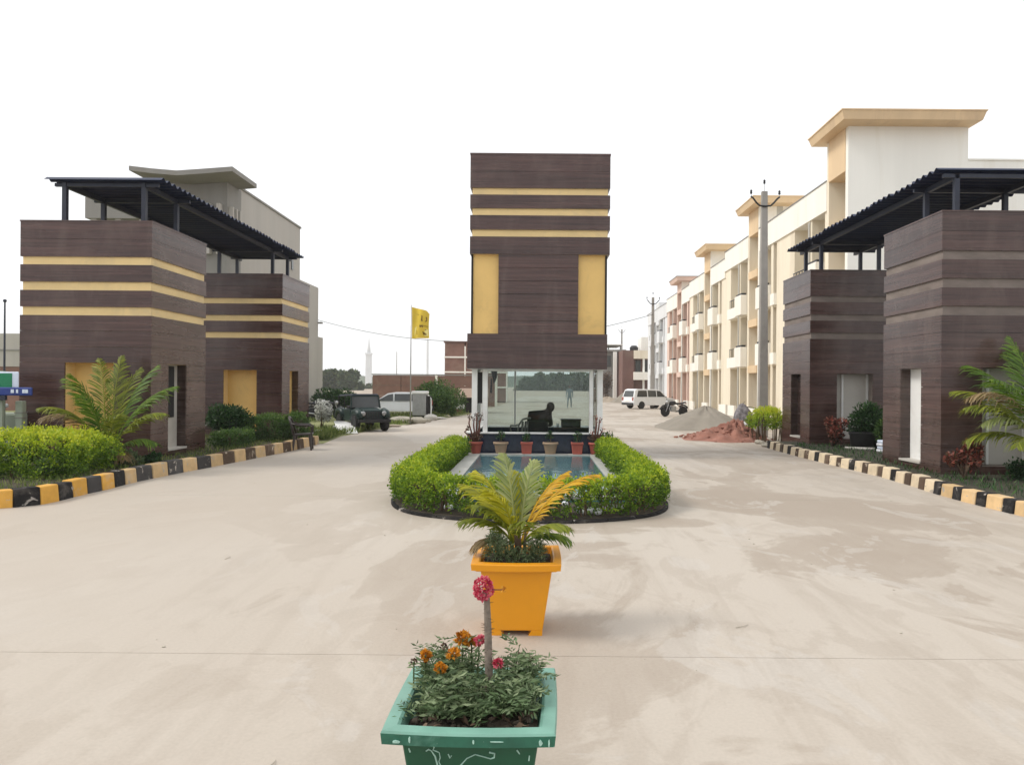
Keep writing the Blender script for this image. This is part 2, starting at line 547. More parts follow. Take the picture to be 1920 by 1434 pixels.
M['signblue'] = plain('blue sign paint', (0.02, 0.045, 0.22), 0.45, 0.1, 3)
M['lettering'] = plain('white lettering', (0.65, 0.72, 0.85), 0.5, 0.05, 3)
M['postgreen'] = plain('pale green grey post', (0.30, 0.34, 0.27), 0.75, 0.1, 2, dirt=(0.2, 0.22, 0.16))
M['bark'] = plain('brown stem', (0.10, 0.065, 0.04), 0.9, 0.3, 12, bmp=0.5)
M['redstem'] = plain('reddish thorny stem', (0.135, 0.055, 0.042), 0.8, 0.3, 15, bmp=0.4)
M['cloth_dark'] = plain('black cloth', (0.012, 0.012, 0.014), 0.9, 0.3, 12)
M['skin'] = plain('brown skin', (0.16, 0.085, 0.055), 0.6, 0.1, 8)
M['hair'] = plain('black hair', (0.01, 0.009, 0.009), 0.6, 0.2, 30)
M['shirt_grey'] = plain('blue grey cloth', (0.20, 0.24, 0.26), 0.9, 0.15, 10)
M['hill'] = plain('wooded hill', (0.060, 0.085, 0.045), 0.95, 0.35, 0.03, dirt=(0.10, 0.11, 0.06))
M['spire'] = plain('white far tower', (0.72, 0.74, 0.75), 0.8, 0.05, 0.2)
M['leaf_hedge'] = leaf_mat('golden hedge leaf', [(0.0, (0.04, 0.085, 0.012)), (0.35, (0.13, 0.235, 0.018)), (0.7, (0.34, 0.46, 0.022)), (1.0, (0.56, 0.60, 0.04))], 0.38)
M['leaf_dark'] = leaf_mat('dark shrub leaf', [(0.0, (0.012, 0.035, 0.012)), (0.6, (0.030, 0.085, 0.022)), (1.0, (0.075, 0.16, 0.035))], 0.25)
M['leaf_mid'] = leaf_mat('green shrub leaf', [(0.0, (0.03, 0.07, 0.015)), (0.6, (0.075, 0.15, 0.03)), (1.0, (0.16, 0.25, 0.05))], 0.3)
M['leaf_red'] = leaf_mat('red shrub leaf', [(0.0, (0.05, 0.045, 0.02)), (0.35, (0.13, 0.05, 0.03)), (0.65, (0.27, 0.07, 0.05)), (0.85, (0.42, 0.14, 0.10)), (1.0, (0.50, 0.30, 0.22))], 0.25)
M['leaf_grey'] = leaf_mat('grey green feathery leaf', [(0.0, (0.05, 0.08, 0.035)), (0.5, (0.135, 0.205, 0.09)), (1.0, (0.30, 0.36, 0.20))], 0.25)
M['leaf_far'] = leaf_mat('far foliage', [(0.0, (0.02, 0.045, 0.018)), (0.6, (0.05, 0.085, 0.03)), (1.0, (0.10, 0.13, 0.045))], 0.15, 0.8)
M['frond_yellow'] = leaf_mat('yellow green frond', [(0.0, (0.15, 0.17, 0.012)), (0.5, (0.40, 0.39, 0.02)), (1.0, (0.60, 0.54, 0.04))], 0.4)
M['frond_orange'] = leaf_mat('orange yellowing frond', [(0.0, (0.34, 0.19, 0.010)), (0.5, (0.62, 0.35, 0.015)), (1.0, (0.68, 0.46, 0.03))], 0.4)
M['frond_olive'] = leaf_mat('olive frond', [(0.0, (0.08, 0.11, 0.012)), (0.5, (0.19, 0.23, 0.022)), (1.0, (0.34, 0.36, 0.04))], 0.4)
M['frond_green'] = leaf_mat('green frond', [(0.0, (0.035, 0.08, 0.010)), (0.5, (0.10, 0.19, 0.02)), (1.0, (0.22, 0.31, 0.035))], 0.4)
M['frond_pale'] = leaf_mat('pale grey green frond', [(0.0, (0.17, 0.22, 0.07)), (0.5, (0.30, 0.35, 0.12)), (1.0, (0.42, 0.44, 0.2))], 0.4)
M['frond_dry'] = leaf_mat('dry brown frond', [(0.0, (0.12, 0.08, 0.03)), (0.5, (0.26, 0.18, 0.08)), (1.0, (0.40, 0.30, 0.16))], 0.3)
M['flower_orange'] = leaf_mat('orange petal', [(0.0, (0.30, 0.09, 0.01)), (0.5, (0.62, 0.24, 0.015)), (1.0, (0.75, 0.40, 0.05))], 0.3)
M['flower_pink'] = leaf_mat('pink petal', [(0.0, (0.35, 0.02, 0.05)), (0.5, (0.62, 0.06, 0.12)), (1.0, (0.80, 0.35, 0.38))], 0.3)
M['blossom'] = leaf_mat('white blossom', [(0.0, (0.08, 0.09, 0.06)), (0.35, (0.3, 0.31, 0.28)), (0.5, (0.7, 0.7, 0.66)), (1.0, (0.82, 0.82, 0.78))], 0.2)
M['seedling'] = leaf_mat('grass blade', [(0.0, (0.05, 0.08, 0.02)), (0.5, (0.13, 0.19, 0.04)), (1.0, (0.27, 0.29, 0.09))], 0.3, 0.7)
M['drybrown'] = leaf_mat('dry brown leaf', [(0.0, (0.04, 0.025, 0.018)), (0.6, (0.12, 0.075, 0.05)), (1.0, (0.22, 0.15, 0.10))], 0.15)


# ------------------------------------------------------------------ foliage helpers
def unit(a):
    return a / np.maximum(np.linalg.norm(a, axis=1, keepdims=True), 1e-9)


def leaf_object(name, mat, pos, nrm, size, parent=None, aspect=0.5, tint=None, spread=0.9, kind=None):
    """many separate small leaves (folded diamonds) at pos, growing roughly along nrm"""
    pos = np.asarray(pos, float)
    n = len(pos)
    if parent is not None:
        o0 = base_of(parent)
        pos = pos - np.array([o0.x, o0.y, o0.z])
    size = np.broadcast_to(np.asarray(size, float), (n,)) * RNG.uniform(0.7, 1.3, n)
    d = unit(np.asarray(nrm, float) + spread * RNG.normal(size=(n, 3)))
    s = unit(np.cross(d, RNG.normal(size=(n, 3))))
    up = np.cross(s, d)
    L = size[:, None]
    a = pos
    tip = pos + d * L
    mid = pos + d * L * 0.5 + up * L * 0.10
    l = mid + s * L * aspect * 0.5
    r = mid - s * L * aspect * 0.5
    v = np.empty((n, 4, 3))
    v[:, 0], v[:, 1], v[:, 2], v[:, 3] = a, l, tip, r
    me = bpy.data.meshes.new(name)
    me.vertices.add(n * 4)
    me.vertices.foreach_set('co', v.reshape(-1))
    me.loops.add(n * 4)
    me.loops.foreach_set('vertex_index', np.arange(n * 4, dtype=np.int32))
    me.polygons.add(n)
    me.polygons.foreach_set('loop_start', np.arange(0, n * 4, 4, dtype=np.int32))
    me.update(calc_edges=True)
    if tint is None:
        tint = RNG.uniform(0, 1, n)
    at = me.attributes.new('tint', 'FLOAT', 'POINT')
    at.data.foreach_set('value', np.repeat(np.clip(tint, 0, 1), 4).astype(np.float32))
    return link(name, me, mat, parent, kind=kind)


def lump_cloud(n, lumps, shell=0.55):
    """points in a bunch of ellipsoid lumps; returns positions and outward directions"""
    w = np.array([l[3] * l[4] * l[5] for l in lumps]) ** (2 / 3)
    idx = RNG.choice(len(lumps), n, p=w / w.sum())
    d = unit(RNG.normal(size=(n, 3)))
    rr = shell + (1 - shell) * RNG.uniform(0, 1, n) ** 0.6
    c = np.array([l[:3] for l in lumps])[idx]
    s = np.array([l[3:6] for l in lumps])[idx]
    return c + d * s * rr[:, None], unit(d / s)


def blob_lumps(c, r, k, sub=0.5):
    out = []
    for i in range(k):
        d = unit(RNG.normal(size=(1, 3)))[0]
        q = RNG.uniform(0.25, 0.75)
        out.append((c[0] + d[0] * r[0] * q, c[1] + d[1] * r[1] * q, c[2] + d[2] * r[2] * q,
                    r[0] * sub * RNG.uniform(0.7, 1.2), r[1] * sub * RNG.uniform(0.7, 1.2), r[2] * sub * RNG.uniform(0.7, 1.2)))
    return out


def clumped(pos, nrm, k, r):
    """gather leaves into sprays round k of the points; returns new positions, directions and a tone per spray"""
    n_ = len(pos)
    pick = RNG.choice(n_, k, replace=False)
    idx = RNG.integers(0, k, n_)
    d = RNG.normal(size=(n_, 3))
    rr = r * RNG.uniform(.7, 1.5, k)[idx]
    push = RNG.uniform(-.01, .012, k)[idx]
    c = pos[pick][idx] + nrm[pick][idx] * push[:, None]
    return c + d * rr[:, None], unit(nrm[pick][idx] + .55 * d), RNG.normal(size=k)[idx]


def bush(name, label, cat, c, r, n, size, mat, group=None, k=14, stems=5, stem_mat='bark', aspect=0.5, lift=0.0, sub=0.5):
    """shrub: stems from the ground and leaves through an uneven crown; c is the ground point, r the half size"""
    t = thing(name, label, cat, c, 0, group)
    zc = c[2] + r[2] * (1 + lift)
    lumps = blob_lumps((c[0], c[1], zc), r, k, sub)
    p, d = lump_cloud(n, lumps)
    p[:, 2] = np.maximum(p[:, 2], c[2] + 0.02)
    hgt = (p[:, 2] - c[2]) / (2 * r[2])
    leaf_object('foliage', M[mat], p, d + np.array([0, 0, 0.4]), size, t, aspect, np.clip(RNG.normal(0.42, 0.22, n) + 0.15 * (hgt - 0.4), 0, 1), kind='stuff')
    for i in range(stems):
        l = lumps[i % len(lumps)]
        a = Vector((c[0] + random.uniform(-.15, .15) * r[0], c[1] + random.uniform(-.15, .15) * r[1], c[2]))
        b = Vector((l[0], l[1], l[2]))
        m_ = (a + b) / 2 + Vector((0, 0, r[2] * .2))
        MB().tube([a, m_, b], [0.018, 0.013, 0.006], 6).build('stem', M[stem_mat], t, smooth=True)
    return t


def frond(parent, mat, base, az, lift, length, droop, width=0.3, n=26, seed=0, petiole=0.22, vee=0.5, leafw=0.018, fwd0=0.55):
    """one feather palm leaf: a curved rachis with narrow leaflets on both sides"""
    rg = np.random.default_rng(seed + 1000)
    hd = Vector((math.cos(az), math.sin(az), 0))
    pts = []
    steps = 24
    p = Vector(base)
    ang = lift
    ds = length / steps
    for i in range(steps + 1):
        pts.append(p.copy())
        p = p + (hd * math.cos(ang) + Vector((0, 0, 1)) * math.sin(ang)) * ds
        ang -= droop / steps * (0.4 + 1.2 * i / steps)
    V_, F_, T_ = [], [], []
    o0 = base_of(parent)

    def put(vs_, fs, t):
        b = len(V_)
        V_.extend([tuple(Vector(q) - o0) for q in vs_])
        F_.extend([tuple(i + b for i in f) for f in fs])
        T_.extend([t] * len(vs_))
    side = Vector((-hd.y, hd.x, 0))
    # rachis
    for i in range(steps):
        a, b = pts[i], pts[i + 1]
        r0, r1 = 0.011 * (1 - i / steps) * (length ** .5) + .002, 0.011 * (1 - (i + 1) / steps) * (length ** .5) + .002
        upv = side.cross((b - a).normalized())
        q = []
        for pt, rr in ((a, r0), (b, r1)):
            q += [pt + side * rr, pt - upv * rr, pt - side * rr, pt + upv * rr]
        put(q, [(0, 1, 5, 4), (1, 2, 6, 5), (2, 3, 7, 6), (3, 0, 4, 7)], 0.75)
    for j in range(n):
        s = petiole + (1 - petiole) * (j + 0.5) / n
        x = s * steps
        i = min(int(x), steps - 1)
        pt = pts[i].lerp(pts[i + 1], x - i)
        tg = (pts[i + 1] - pts[i]).normalized()
        upv = side.cross(tg).normalized()
        if upv.z < 0 and abs(ang) < 1.2:
            upv = upv
        prof = math.sin(math.pi * (0.18 + 0.80 * (s - petiole) / (1 - petiole))) ** 0.7
        for sg in (-1, 1):
            ll = width * prof * rg.uniform(0.72, 1.15)
            fwd = fwd0 + 0.5 * (s - petiole) + rg.uniform(-.08, .08)
            d = (side * sg * math.cos(vee) + upv * (math.sin(vee) + rg.normal(0, .13)) + tg * (fwd + rg.normal(0, .14)) + Vector((0, 0, 1)) * rg.normal(0, .07)).normalized()
            w = leafw * rg.uniform(.8, 1.2)
            wd = (tg - d * tg.dot(d)).normalized() * w
            p0 = pt
            p1 = pt + d * ll * .45
            p2 = pt + d * ll * .8 - Vector((0, 0, 1)) * ll * .08
            p3 = pt + d * ll - Vector((0, 0, 1)) * ll * rg.uniform(.12, .38)
            put([p0 - wd * .4, p0 + wd * .4, p1 - wd, p1 + wd, p2 - wd * .7, p2 + wd * .7, p3],
                [(0, 1, 3, 2), (2, 3, 5, 4), (4, 5, 6)], float(np.clip(rg.normal(.5, .22), 0, 1)))
    me = bpy.data.meshes.new('frond')
    me.from_pydata(V_, [], F_)
    at = me.attributes.new('tint', 'FLOAT', 'POINT')
    at.data.foreach_set('value', np.array(T_, np.float32))
    return link('frond', me, M[mat], parent)


# ================================================================== THE SETTING
def sheet(name, mat, poly, z):
    return struct(MB().add([(x, y, z) for x, y in poly], [tuple(range(len(poly)))]).build(name, mat))


# wide ground with low rolling relief far off
bm_v, bm_f = [], []
NX, NY = 60, 60
xs = np.concatenate([np.linspace(-800, -60, 14), np.linspace(-50, 50, 12), np.linspace(60, 800, 14)])
ys = np.concatenate([np.linspace(-40, 120, 10), np.linspace(150, 800, 12)])
for y in ys:
    for x in xs:
        z = -0.03
        if y > 200:
            z += 0.0
        bm_v.append((x, y, z))
for j in range(len(ys) - 1):
    for i in range(len(xs) - 1):
        a = j * len(xs) + i
        bm_f.append((a, a + 1, a + 1 + len(xs), a + len(xs)))
struct(MB().add(bm_v, bm_f).build('ground', M['earth']))

# kerb lines on the ground, read from the photograph
LK = [G(-900, 975), G(-260, 962), G(-120, 961), G(0, 953), G(50, 950), G(92, 944), G(150, 929), G(200, 918), G(250, 905), G(325, 889), G(390, 877), G(440, 867), G(500, 855), G(545, 846), G(600, 832)]
RK = [G(3400, 1340), G(2700, 1165), G(2200, 1040), G(2050, 1002), G(1920, 969), G(1845, 950), G(1770, 931), G(1705, 910), G(1648, 893), G(1564, 873), G(1500, 857), G(1470, 849), G(1432, 838)]


def resample(pts, step):
    out = [pts[0].copy()]
    acc = 0.0
    for a, b in zip(pts[:-1], pts[1:]):
        L = (b - a).length
        d = step - acc
        while d <= L:
            out.append(a.lerp(b, d / L))
            d += step
        acc = (acc + L) % step
    return out


# road slabs: one pour per bay, joints between them
road = struct(bpy.data.objects.new('road', None))
COL.objects.link(road)
MB().box(-9.4, 9.0, -8, 31.95, -0.05, -0.0025).build('joint_bed', M['joint'], road)
cuts = [-8.0, -1.9, 4.83, 11.6, 18.4, 25.2, 32.0]
for a, b in zip(cuts[:-1], cuts[1:]):
    MB().box(-9.4, 9.0, a + .003, b - .003, -0.045, 0.0).build('concrete_slab', M['road'], road)
# the drive beyond, towards the houses
poly = [(-5.4, 32.0), (12.2, 32.0), (12.2, 84), (7.0, 118), (-2.0, 118), (-3.2, 60), (-4.6, 40)]
o = MB().add([(x, y, -0.006) for x, y in poly], [tuple(range(len(poly)))]).build('drive', M['road'])
struct(o)

# grassy ground on the left beyond the gate
e = [G(605, 832), G(640, 818), G(722, 803), G(800, 789), G(880, 777)]
poly = [(-60, 27)] + [(-9.5, 22.4)] + [(p.x, p.y) for p in e] + [(-5.2, 62), (-60, 62)]
struct(MB().add([(x, y, 0.004) for x, y in poly], [tuple(range(len(poly)))]).build('field', M['field']))

# garden beds behind the kerbs, level with the kerb tops
for nm, K, sgn in (('garden_bed', LK, -1), ('lawn', RK, 1)):
    inner = [(p.x + sgn * 0.10, p.y + .05) for p in K]
    far = [(sgn * 24, K[-1].y), (sgn * 24, K[0].y - 2)]
    b = MB()
    zg = .17 if sgn < 0 else .165
    pl = inner + far
    n = len(pl)
    b.add([(x, y, 0.17) for x, y in pl] + [(x, y, 0.005) for x, y in pl], [tuple(range(n))] + [(i, (i + 1) % n, (i + 1) % n + n, i + n) for i in range(n)])
    struct(b.build(nm, M['soil'] if sgn < 0 else M['lawn']))


def kerb_run(name, K, step, mats, sgn, hgt, wid):
    k = struct(bpy.data.objects.new(name, None))
    COL.objects.link(k)
    pts = resample(K, 0.12)
    i = 0
    j = 0
    while i < len(pts) - 3:
        ln = max(2, int(round(step(pts[i].y, j) / 0.12)))
        seg = pts[i:min(i + ln, len(pts) - 1) + 1]
        if len(seg) < 2:
            break
        a, b = seg[0], seg[-1]
        t = (b - a).normalized()
        a = a + t * .008
        b = b - t * .008
        nrm = Vector((-t.y, t.x, 0))
        if nrm.x * sgn < 0:
            nrm = -nrm
        h = hgt + random.uniform(-.012, .012)
        off = nrm * random.uniform(-.012, .012)
        a, b = a + off, b + off
        z1 = Vector((0, 0, h))
        q = MB().hexa([a + Vector((0, 0, -.02)), b + Vector((0, 0, -.02)), b + nrm * wid + Vector((0, 0, -.02)), a + nrm * wid + Vector((0, 0, -.02)),
                       a + nrm * .025 + z1, b + nrm * .025 + z1, b + nrm * (wid - .02) + z1, a + nrm * (wid - .02) + z1])
        q.build('kerb_block', M[mats(a, j)], k, bevel=0.018)
        i += ln
        j += 1
    return k


def lmat(p, j):
    if j % 2:
        return 'kerb_black' if p.y < 11.3 or (p.y < 14 and j % 4 == 1) else ('kerb_grey' if p.y < 15.6 else 'kerb_brown')
    return 'kerb_orange' if p.y < 12.4 else 'kerb_tan'


def lstep(y, j):
    return 0.38 if y < 13 else 0.42


kerb_run('kerb_left', LK, lstep, lmat, -1, 0.25, 0.22)
kerb_run('kerb_right', RK, lambda y, j: (0.36 if j % 2 == 0 else 0.27), lambda p, j: ('kerb_tan' if p.y < 12 else 'kerb_cream') if j % 2 == 0 else ('kerb_black' if p.y < 12.5 or j % 6 == 3 else 'kerb_brown'), 1, 0.205, 0.24)

# ================================================================== GATE BOOTHS
STRIPES = [(3.10, 3.27), (3.61, 3.78), (4.13, 4.29)]
BOOTH_H = 5.0
ROWS = [(0.0, 0.32)] + [(0.32 + i * .363, 0.32 + (i + 1) * .363) for i in range(5)] + [(2.135, 2.46), (2.46, 2.78), (2.78, 3.10), (3.27, 3.61), (3.78, 4.13), (4.29, 4.65), (4.65, 5.0)]


def booth(label, X, Y, wid, dep, sgn, stripe, recess, board, side_back, group):
    """X is the road side corner, the booth runs away from the road in direction sgn; Y is the front face"""
    t = thing('gate_booth', label, 'booth', (X + sgn * wid / 2, Y, 0), 0, group)
    TH = 0.035
    xo, xi = X + sgn * wid, X                         # outer and road side faces
    x0, x1 = min(xo, xi), max(xo, xi)

    def ub(a, b, *r):
        return (min(a, b), max(a, b)) + r
    # masonry core with the two niches left open
    n0, n1 = .76, 1.76                                # front niche from the road corner
    s0, s1 = .72, 1.55                                # slot in the road side
    RD = .34
    core = MB()
    c0, c1 = x0 + TH, x1 - TH
    y0, y1 = Y + TH, Y + dep - TH
    core.box(c0, c1, y0, y1, 2.135, BOOTH_H - .02)
    core.box(c0, c1, y0, y1, 0, .32)
    fx = [xi + sgn * TH, xi + sgn * n0, xi + sgn * n1, xo - sgn * TH]
    # walls round the niches between z .32 and 2.135
    a, b = sorted((fx[2], fx[3]))
    core.box(a, b, y0, y1, .32, 2.135)
    a, b = sorted((fx[0], fx[1]))
    core.box(a, b, y0, Y + s0, .32, 2.135)
    a, b = sorted((fx[1], fx[2]))
    core.box(a, b, Y + RD + .02, y1, .32, 2.135)
    a, b = sorted((xi + sgn * (RD + .02), fx[1]))
    core.box(a, b, Y + s0, Y + s1, .32, 2.135)
    a, b = sorted((fx[0], fx[1]))
    core.box(a, b, Y + s1, y1, .32, 2.135)
    core.build('wall', M[stripe], t)
    # niche linings
    MB().box(*ub(fx[1], fx[2]), Y + RD, Y + RD + .018, .323, 2.132).build('niche_panel', M[recess], t)
    SD = .20
    MB().box(*ub(xi + sgn * SD, xi + sgn * (RD + .018)), Y + s0 + .003, Y + s1 - .003, .323, 2.132).build('slot_panel', M[side_back], t)
    MB().box(*ub(xi + sgn * .004, xi + sgn * (SD - .002)), Y + s1 - .03, Y + s1 + .001, .33, 2.128).build('jamb', M['dark_jamb'], t)
    if side_back == 'pale_panel' and sgn < 0:
        MB().box(*ub(xi + sgn * (SD - .02), xi + sgn * (SD - .001)), Y + s0 + .26, Y + s1 - .20, .98, 2.10).build('slot_window', M['void'], t)
    MB().box(*ub(xi - sgn * .02, xi + sgn * (RD + .01)), Y + s0 + .002, Y + s1 - .002, .285, .325).build('sill', M['pale_panel'], t)
    if sgn > 0:
        for q in (n0 + .03, n0 + .25, n1 - .05):
            MB().box(*ub(xi + sgn * q, xi + sgn * (q + .05)), Y + RD - .05, Y + RD - .004, .33, 2.12).build('mullion', M['white_trim'], t)
    # boards, row by row on the four faces
    g = 0.0025
    for z0, z1 in ROWS:
        za, zb = z0 + g, z1 - g
        opening = z0 >= .31 and z1 <= 2.14
        spans = [(0.0, wid)] if not opening else [(0.0, n0), (n1, wid)]
        for a, b in spans:
            MB().box(*ub(xi + sgn * a, xi + sgn * b), Y, Y + TH, za, zb).build('board', board, t)
        spans = [(TH + .002, dep - TH - .002)] if not opening else [(TH + .002, s0), (s1, dep - TH - .002)]
        for a, b in spans:
            MB().box(*ub(xi, xi + sgn * TH), Y + a, Y + b, za, zb).build('board', board, t)
        MB().box(*ub(xo - sgn * TH, xo), Y + TH + .002, Y + dep - TH - .002, za, zb).build('board', board, t)
        MB().box(x0, x1, Y + dep - TH, Y + dep, za, zb).build('board', board, t)
    MB().box(x0 - .01, x1 + .01, Y - .01, Y + dep + .01, BOOTH_H, BOOTH_H + .03).build('coping', board, t)
    return t


booth('brown clad gate booth with yellow stripes beside the left palm, nearest on the left', -7.85, 15.2, 2.68, 2.5, -1, 'yellow_pale', 'yellow', M['board'], 'pale_panel', 'booths on the left of the drive')
booth('brown clad gate booth with yellow stripes behind the plastic chair, farther on the left', -7.64, 22.4, 2.85, 2.65, -1, 'yellow_pale', 'yellow', M['board'], 'yellow', 'booths on the left of the drive')
booth('brown clad gate booth with dull stripes behind the right palm, nearest on the right', 7.45, 13.75, 2.8, 2.3, 1, 'taupe', 'pale_panel', M['board_r'], 'white_trim', 'booths on the right of the drive')
booth('brown clad gate booth with dull stripes behind red shrub, farther on the right', 7.61, 20.8, 2.8, 2.3, 1, 'taupe', 'pale_panel', M['board_r'], 'dark_jamb', 'booths on the right of the drive')


# ================================================================== CORRUGATED CANOPIES
def canopy(label, xa, xb, ya, yb, z, post_x, post_y, group, ztop):
    t = thing('canopy', label, 'canopy', ((xa + xb) / 2, (ya + yb) / 2, ztop), 0, group)
    pitch, amp, th = 0.24, 0.036, 0.006
    n_sheet = 9
    L = (yb - ya) / n_sheet
    for i in range(n_sheet):
        y0 = ya + i * L
        y1 = y0 + L + .05
        steps = 40
        vs_, fs = [], []
        dz = 0.007 * (i % 2)
        e0, e1 = random.uniform(-.03, .03), random.uniform(-.03, .03)
        for k in range(steps + 1):
            y = y0 + (y1 - y0) * k / steps
            zz = z + dz + amp * math.sin(2 * math.pi * y / pitch)
            vs_ += [(xa + e0, y, zz), (xb + e1, y, zz), (xb + e1, y, zz + th), (xa + e0, y, zz + th)]
        for k in range(steps):
            a = k * 4
            for q in range(4):
                fs.append((a + q, a + (q + 1) % 4, a + 4 + (q + 1) % 4, a + 4 + q))
        fs += [(0, 1, 2, 3), (steps * 4, steps * 4 + 1, steps * 4 + 2, steps * 4 + 3)]
        MB().add(vs_, fs).build('roof_sheet', M['navy_sheet'], t)
    zb_ = z - amp - .02
    for x in post_x:
        for y in post_y:
            MB().box(x - .045, x + .045, y - .045, y + .045, ztop, zb_ - .10).build('post', M['navy'], t)
        MB().box(x - .04, x + .04, ya + .15, yb - .1, zb_ - .10, zb_).build('beam', M['navy'], t)
    for y in post_y:
        MB().box(min(xa, xb) + .12, post_x[0] - .045, y - .03, y + .03, zb_ - .08, zb_ - .01).build('cross_beam', M['navy'], t)
        MB().box(post_x[0] + .045, post_x[1] - .045, y - .03, y + .03, zb_ - .08, zb_ - .01).build('cross_beam', M['navy'], t)
        MB().box(post_x[1] + .045, max(xa, xb) - .12, y - .03, y + .03, zb_ - .08, zb_ - .01).build('cross_beam', M['navy'], t)
    return t


canopy('navy corrugated canopy on posts above the left gate booths', -10.3, -7.87, 15.55, 25.2, 5.99, (-9.97, -8.30), (15.75, 17.15, 23.4, 24.8), 'corrugated canopies', BOOTH_H + .03)
canopy('navy corrugated canopy on posts above the right gate booths', 7.6, 10.15, 14.15, 22.7, 5.90, (7.98, 9.6), (14.1 + .15, 15.35, 21.0, 22.2), 'corrugated canopies', BOOTH_H + .03)

# ================================================================== CENTRE TOWER
TY = 17.75
tower = thing('gate_tower', 'tall brown clad tower with yellow stripes over a glazed guard cabin', 'tower', (0.05, TY + 1.7, 0))
s = TY / F


def tz(py):
    return H - (py - PY) * s


TX0, TX1 = (879 - PX) * s, (1141.5 - PX) * s
D0, D1 = TY, TY + 3.3
TH = .04
bands = [(291, 322), (322, 353), (365.5, 391), (404, 431), (444, 477)]
stripes = [(353, 365.5), (391, 404), (431, 444)]
z_mid0, z_mid1 = tz(626), tz(477)
z_bot = tz(692)
# core of the upper box
MB().box(TX0 + TH + .01, TX1 - TH - .01, D0 + TH + .01, D1 - TH - .01, z_mid1, tz(291) - .01).build('stripe_core', M['yellow_pale'], tower)
cx0, cx1 = (933 - PX) * s, (1083 - PX) * s
MB().box(TX0 + .075, TX1 - .10, D0 + .12, D1 - .12, z_mid0, z_mid1).build('panel_core', M['yellow'], tower)
MB().box(TX0 - .02, TX1 - .06, D0 + TH + .01, D1 - TH - .01, z_bot + .03, z_mid0).build('lintel_core', M['board'], tower)


def ring(x0, x1, y0, y1, z0, z1, m, name='board'):
    g = .0025
    MB().box(x0, x1, y0, y0 + TH, z0 + g, z1 - g).build(name, m, tower)
    MB().box(x0, x1, y1 - TH, y1, z0 + g, z1 - g).build(name, m, tower)
    MB().box(x0, x0 + TH, y0 + TH + .002, y1 - TH - .002, z0 + g, z1 - g).build(name, m, tower)
    MB().box(x1 - TH, x1, y0 + TH + .002, y1 - TH - .002, z0 + g, z1 - g).build(name, m, tower)


for a, b in bands:
    ring(TX0, TX1, D0, D1, tz(b), tz(a), M['board'])
for a, b in ((626, 659), (659, 692)):
    ring(TX0 - .045, TX1 - .045, D0 - .01, D1 + .01, tz(b), tz(a), M['board'])
nb = 6
for i in range(nb):
    za = z_mid0 + (z_mid1 - z_mid0) * i / nb
    zb = z_mid0 + (z_mid1 - z_mid0) * (i + 1) / nb
    MB().box(cx0, cx1, D0 + .02, D0 + .118, za + .004, zb - .004).build('board', M['board'], tower)
    MB().box(cx0, cx1, D1 - .118, D1 - .02, za + .004, zb - .004).build('board', M['board'], tower)
for x in (TX0 + .052, TX1 - .077):                      # dark edge strips beside the yellow panels
    MB().box(x - .022, x + .022, D0 + .08, D1 - .08, z_mid0 + .003, z_mid1 - .003).build('edge_strip', M['void'], tower)
MB().box(TX0 - .01, TX1 + .01, D0 - .01, D1 + .01, tz(291), tz(291) + .04).build('coping', M['board'], tower)
MB().box(TX0 - .05, TX1 - .05, D0, D1, z_bot, z_bot + .025).build('soffit', M['white_trim'], tower)
# cabin below
CX0, CX1 = (885 - PX) * .0129, (1130 - PX) * .0129
CY0, CY1 = 18.0, 20.9
ZS = .61
def wall_ring(x0, x1, y0, y1, z0, z1, w):
    return (MB().box(x0, x1, y0, y0 + w, z0, z1).box(x0, x1, y1 - w, y1, z0, z1)
            .box(x0, x0 + w, y0 + w, y1 - w, z0, z1).box(x1 - w, x1, y0 + w, y1 - w, z0, z1))


wall_ring(CX0 - .1, CX1 + .04, CY0 - .02, CY1, 0, ZS - .035, .16).build('plinth', M['granite'], tower)
wall_ring(CX0 - .13, CX1 + .07, CY0 - .06, CY1 + .03, ZS - .033, ZS, .22).build('sill', M['white_trim'], tower)
MB().box(CX0 + .07, CX1 - .13, CY0 + .15, CY1 - .17, 0.004, .05).build('floor', M['pale_panel'], tower)
for x, w in ((CX0, .13), (CX0 + .27, .11), (CX1 - .13, .13), (CX1 - .32, .09)):
    MB().box(x, x + w, CY0 + .02, CY0 + .15, ZS, z_bot - .002).build('column', M['white_trim'], tower)
for x, w in ((CX0, .13), (CX1 - .13, .13), (-.62, .05)):
    MB().box(x, x + w, CY1 - .15, CY1 - .03, ZS, z_bot - .002).build('column', M['white_trim'], tower)
MB().box(CX0 + .05, CX0 + .11, 19.3, 19.4, ZS, z_bot - .002).build('column', M['white_trim'], tower)
MB().box(CX0 + .38, CX1 - .32, CY0 + .03, CY0 + .09, z_bot - .05, z_bot - .002).build('head_frame', M['white_trim'], tower)
MB().box(CX0 + .383, CX1 - .323, CY0 + .075, CY0 + .083, ZS + .002, z_bot - .052).build('glass_pane', M['glass'], tower)
MB().box(CX0 + .135, -.625, CY1 - .10, CY1 - .092, ZS + .002, z_bot - .004).build('glass_pane', M['glass'], tower)
MB().box(-.565, CX1 - .135, CY1 - .10, CY1 - .092, ZS + .002, z_bot - .004).build('glass_pane', M['glass'], tower)
MB().box(CX0 + .06, CX0 + .068, CY0 + .155, 19.295, ZS + .002, z_bot - .004).build('glass_pane', M['glass'], tower)
MB().box(CX1 - .07, CX1 - .062, CY0 + .155, CY1 - .155, ZS + .002, z_bot - .004).build('glass_pane', M['glass'], tower)
MB().box(CX0 + .14, CX0 + .25, CY0 + .06, CY0 + .075, 1.3, z_bot - .08).build('dark_slit', M['void'], tower)
# =============================================================== END PART 1

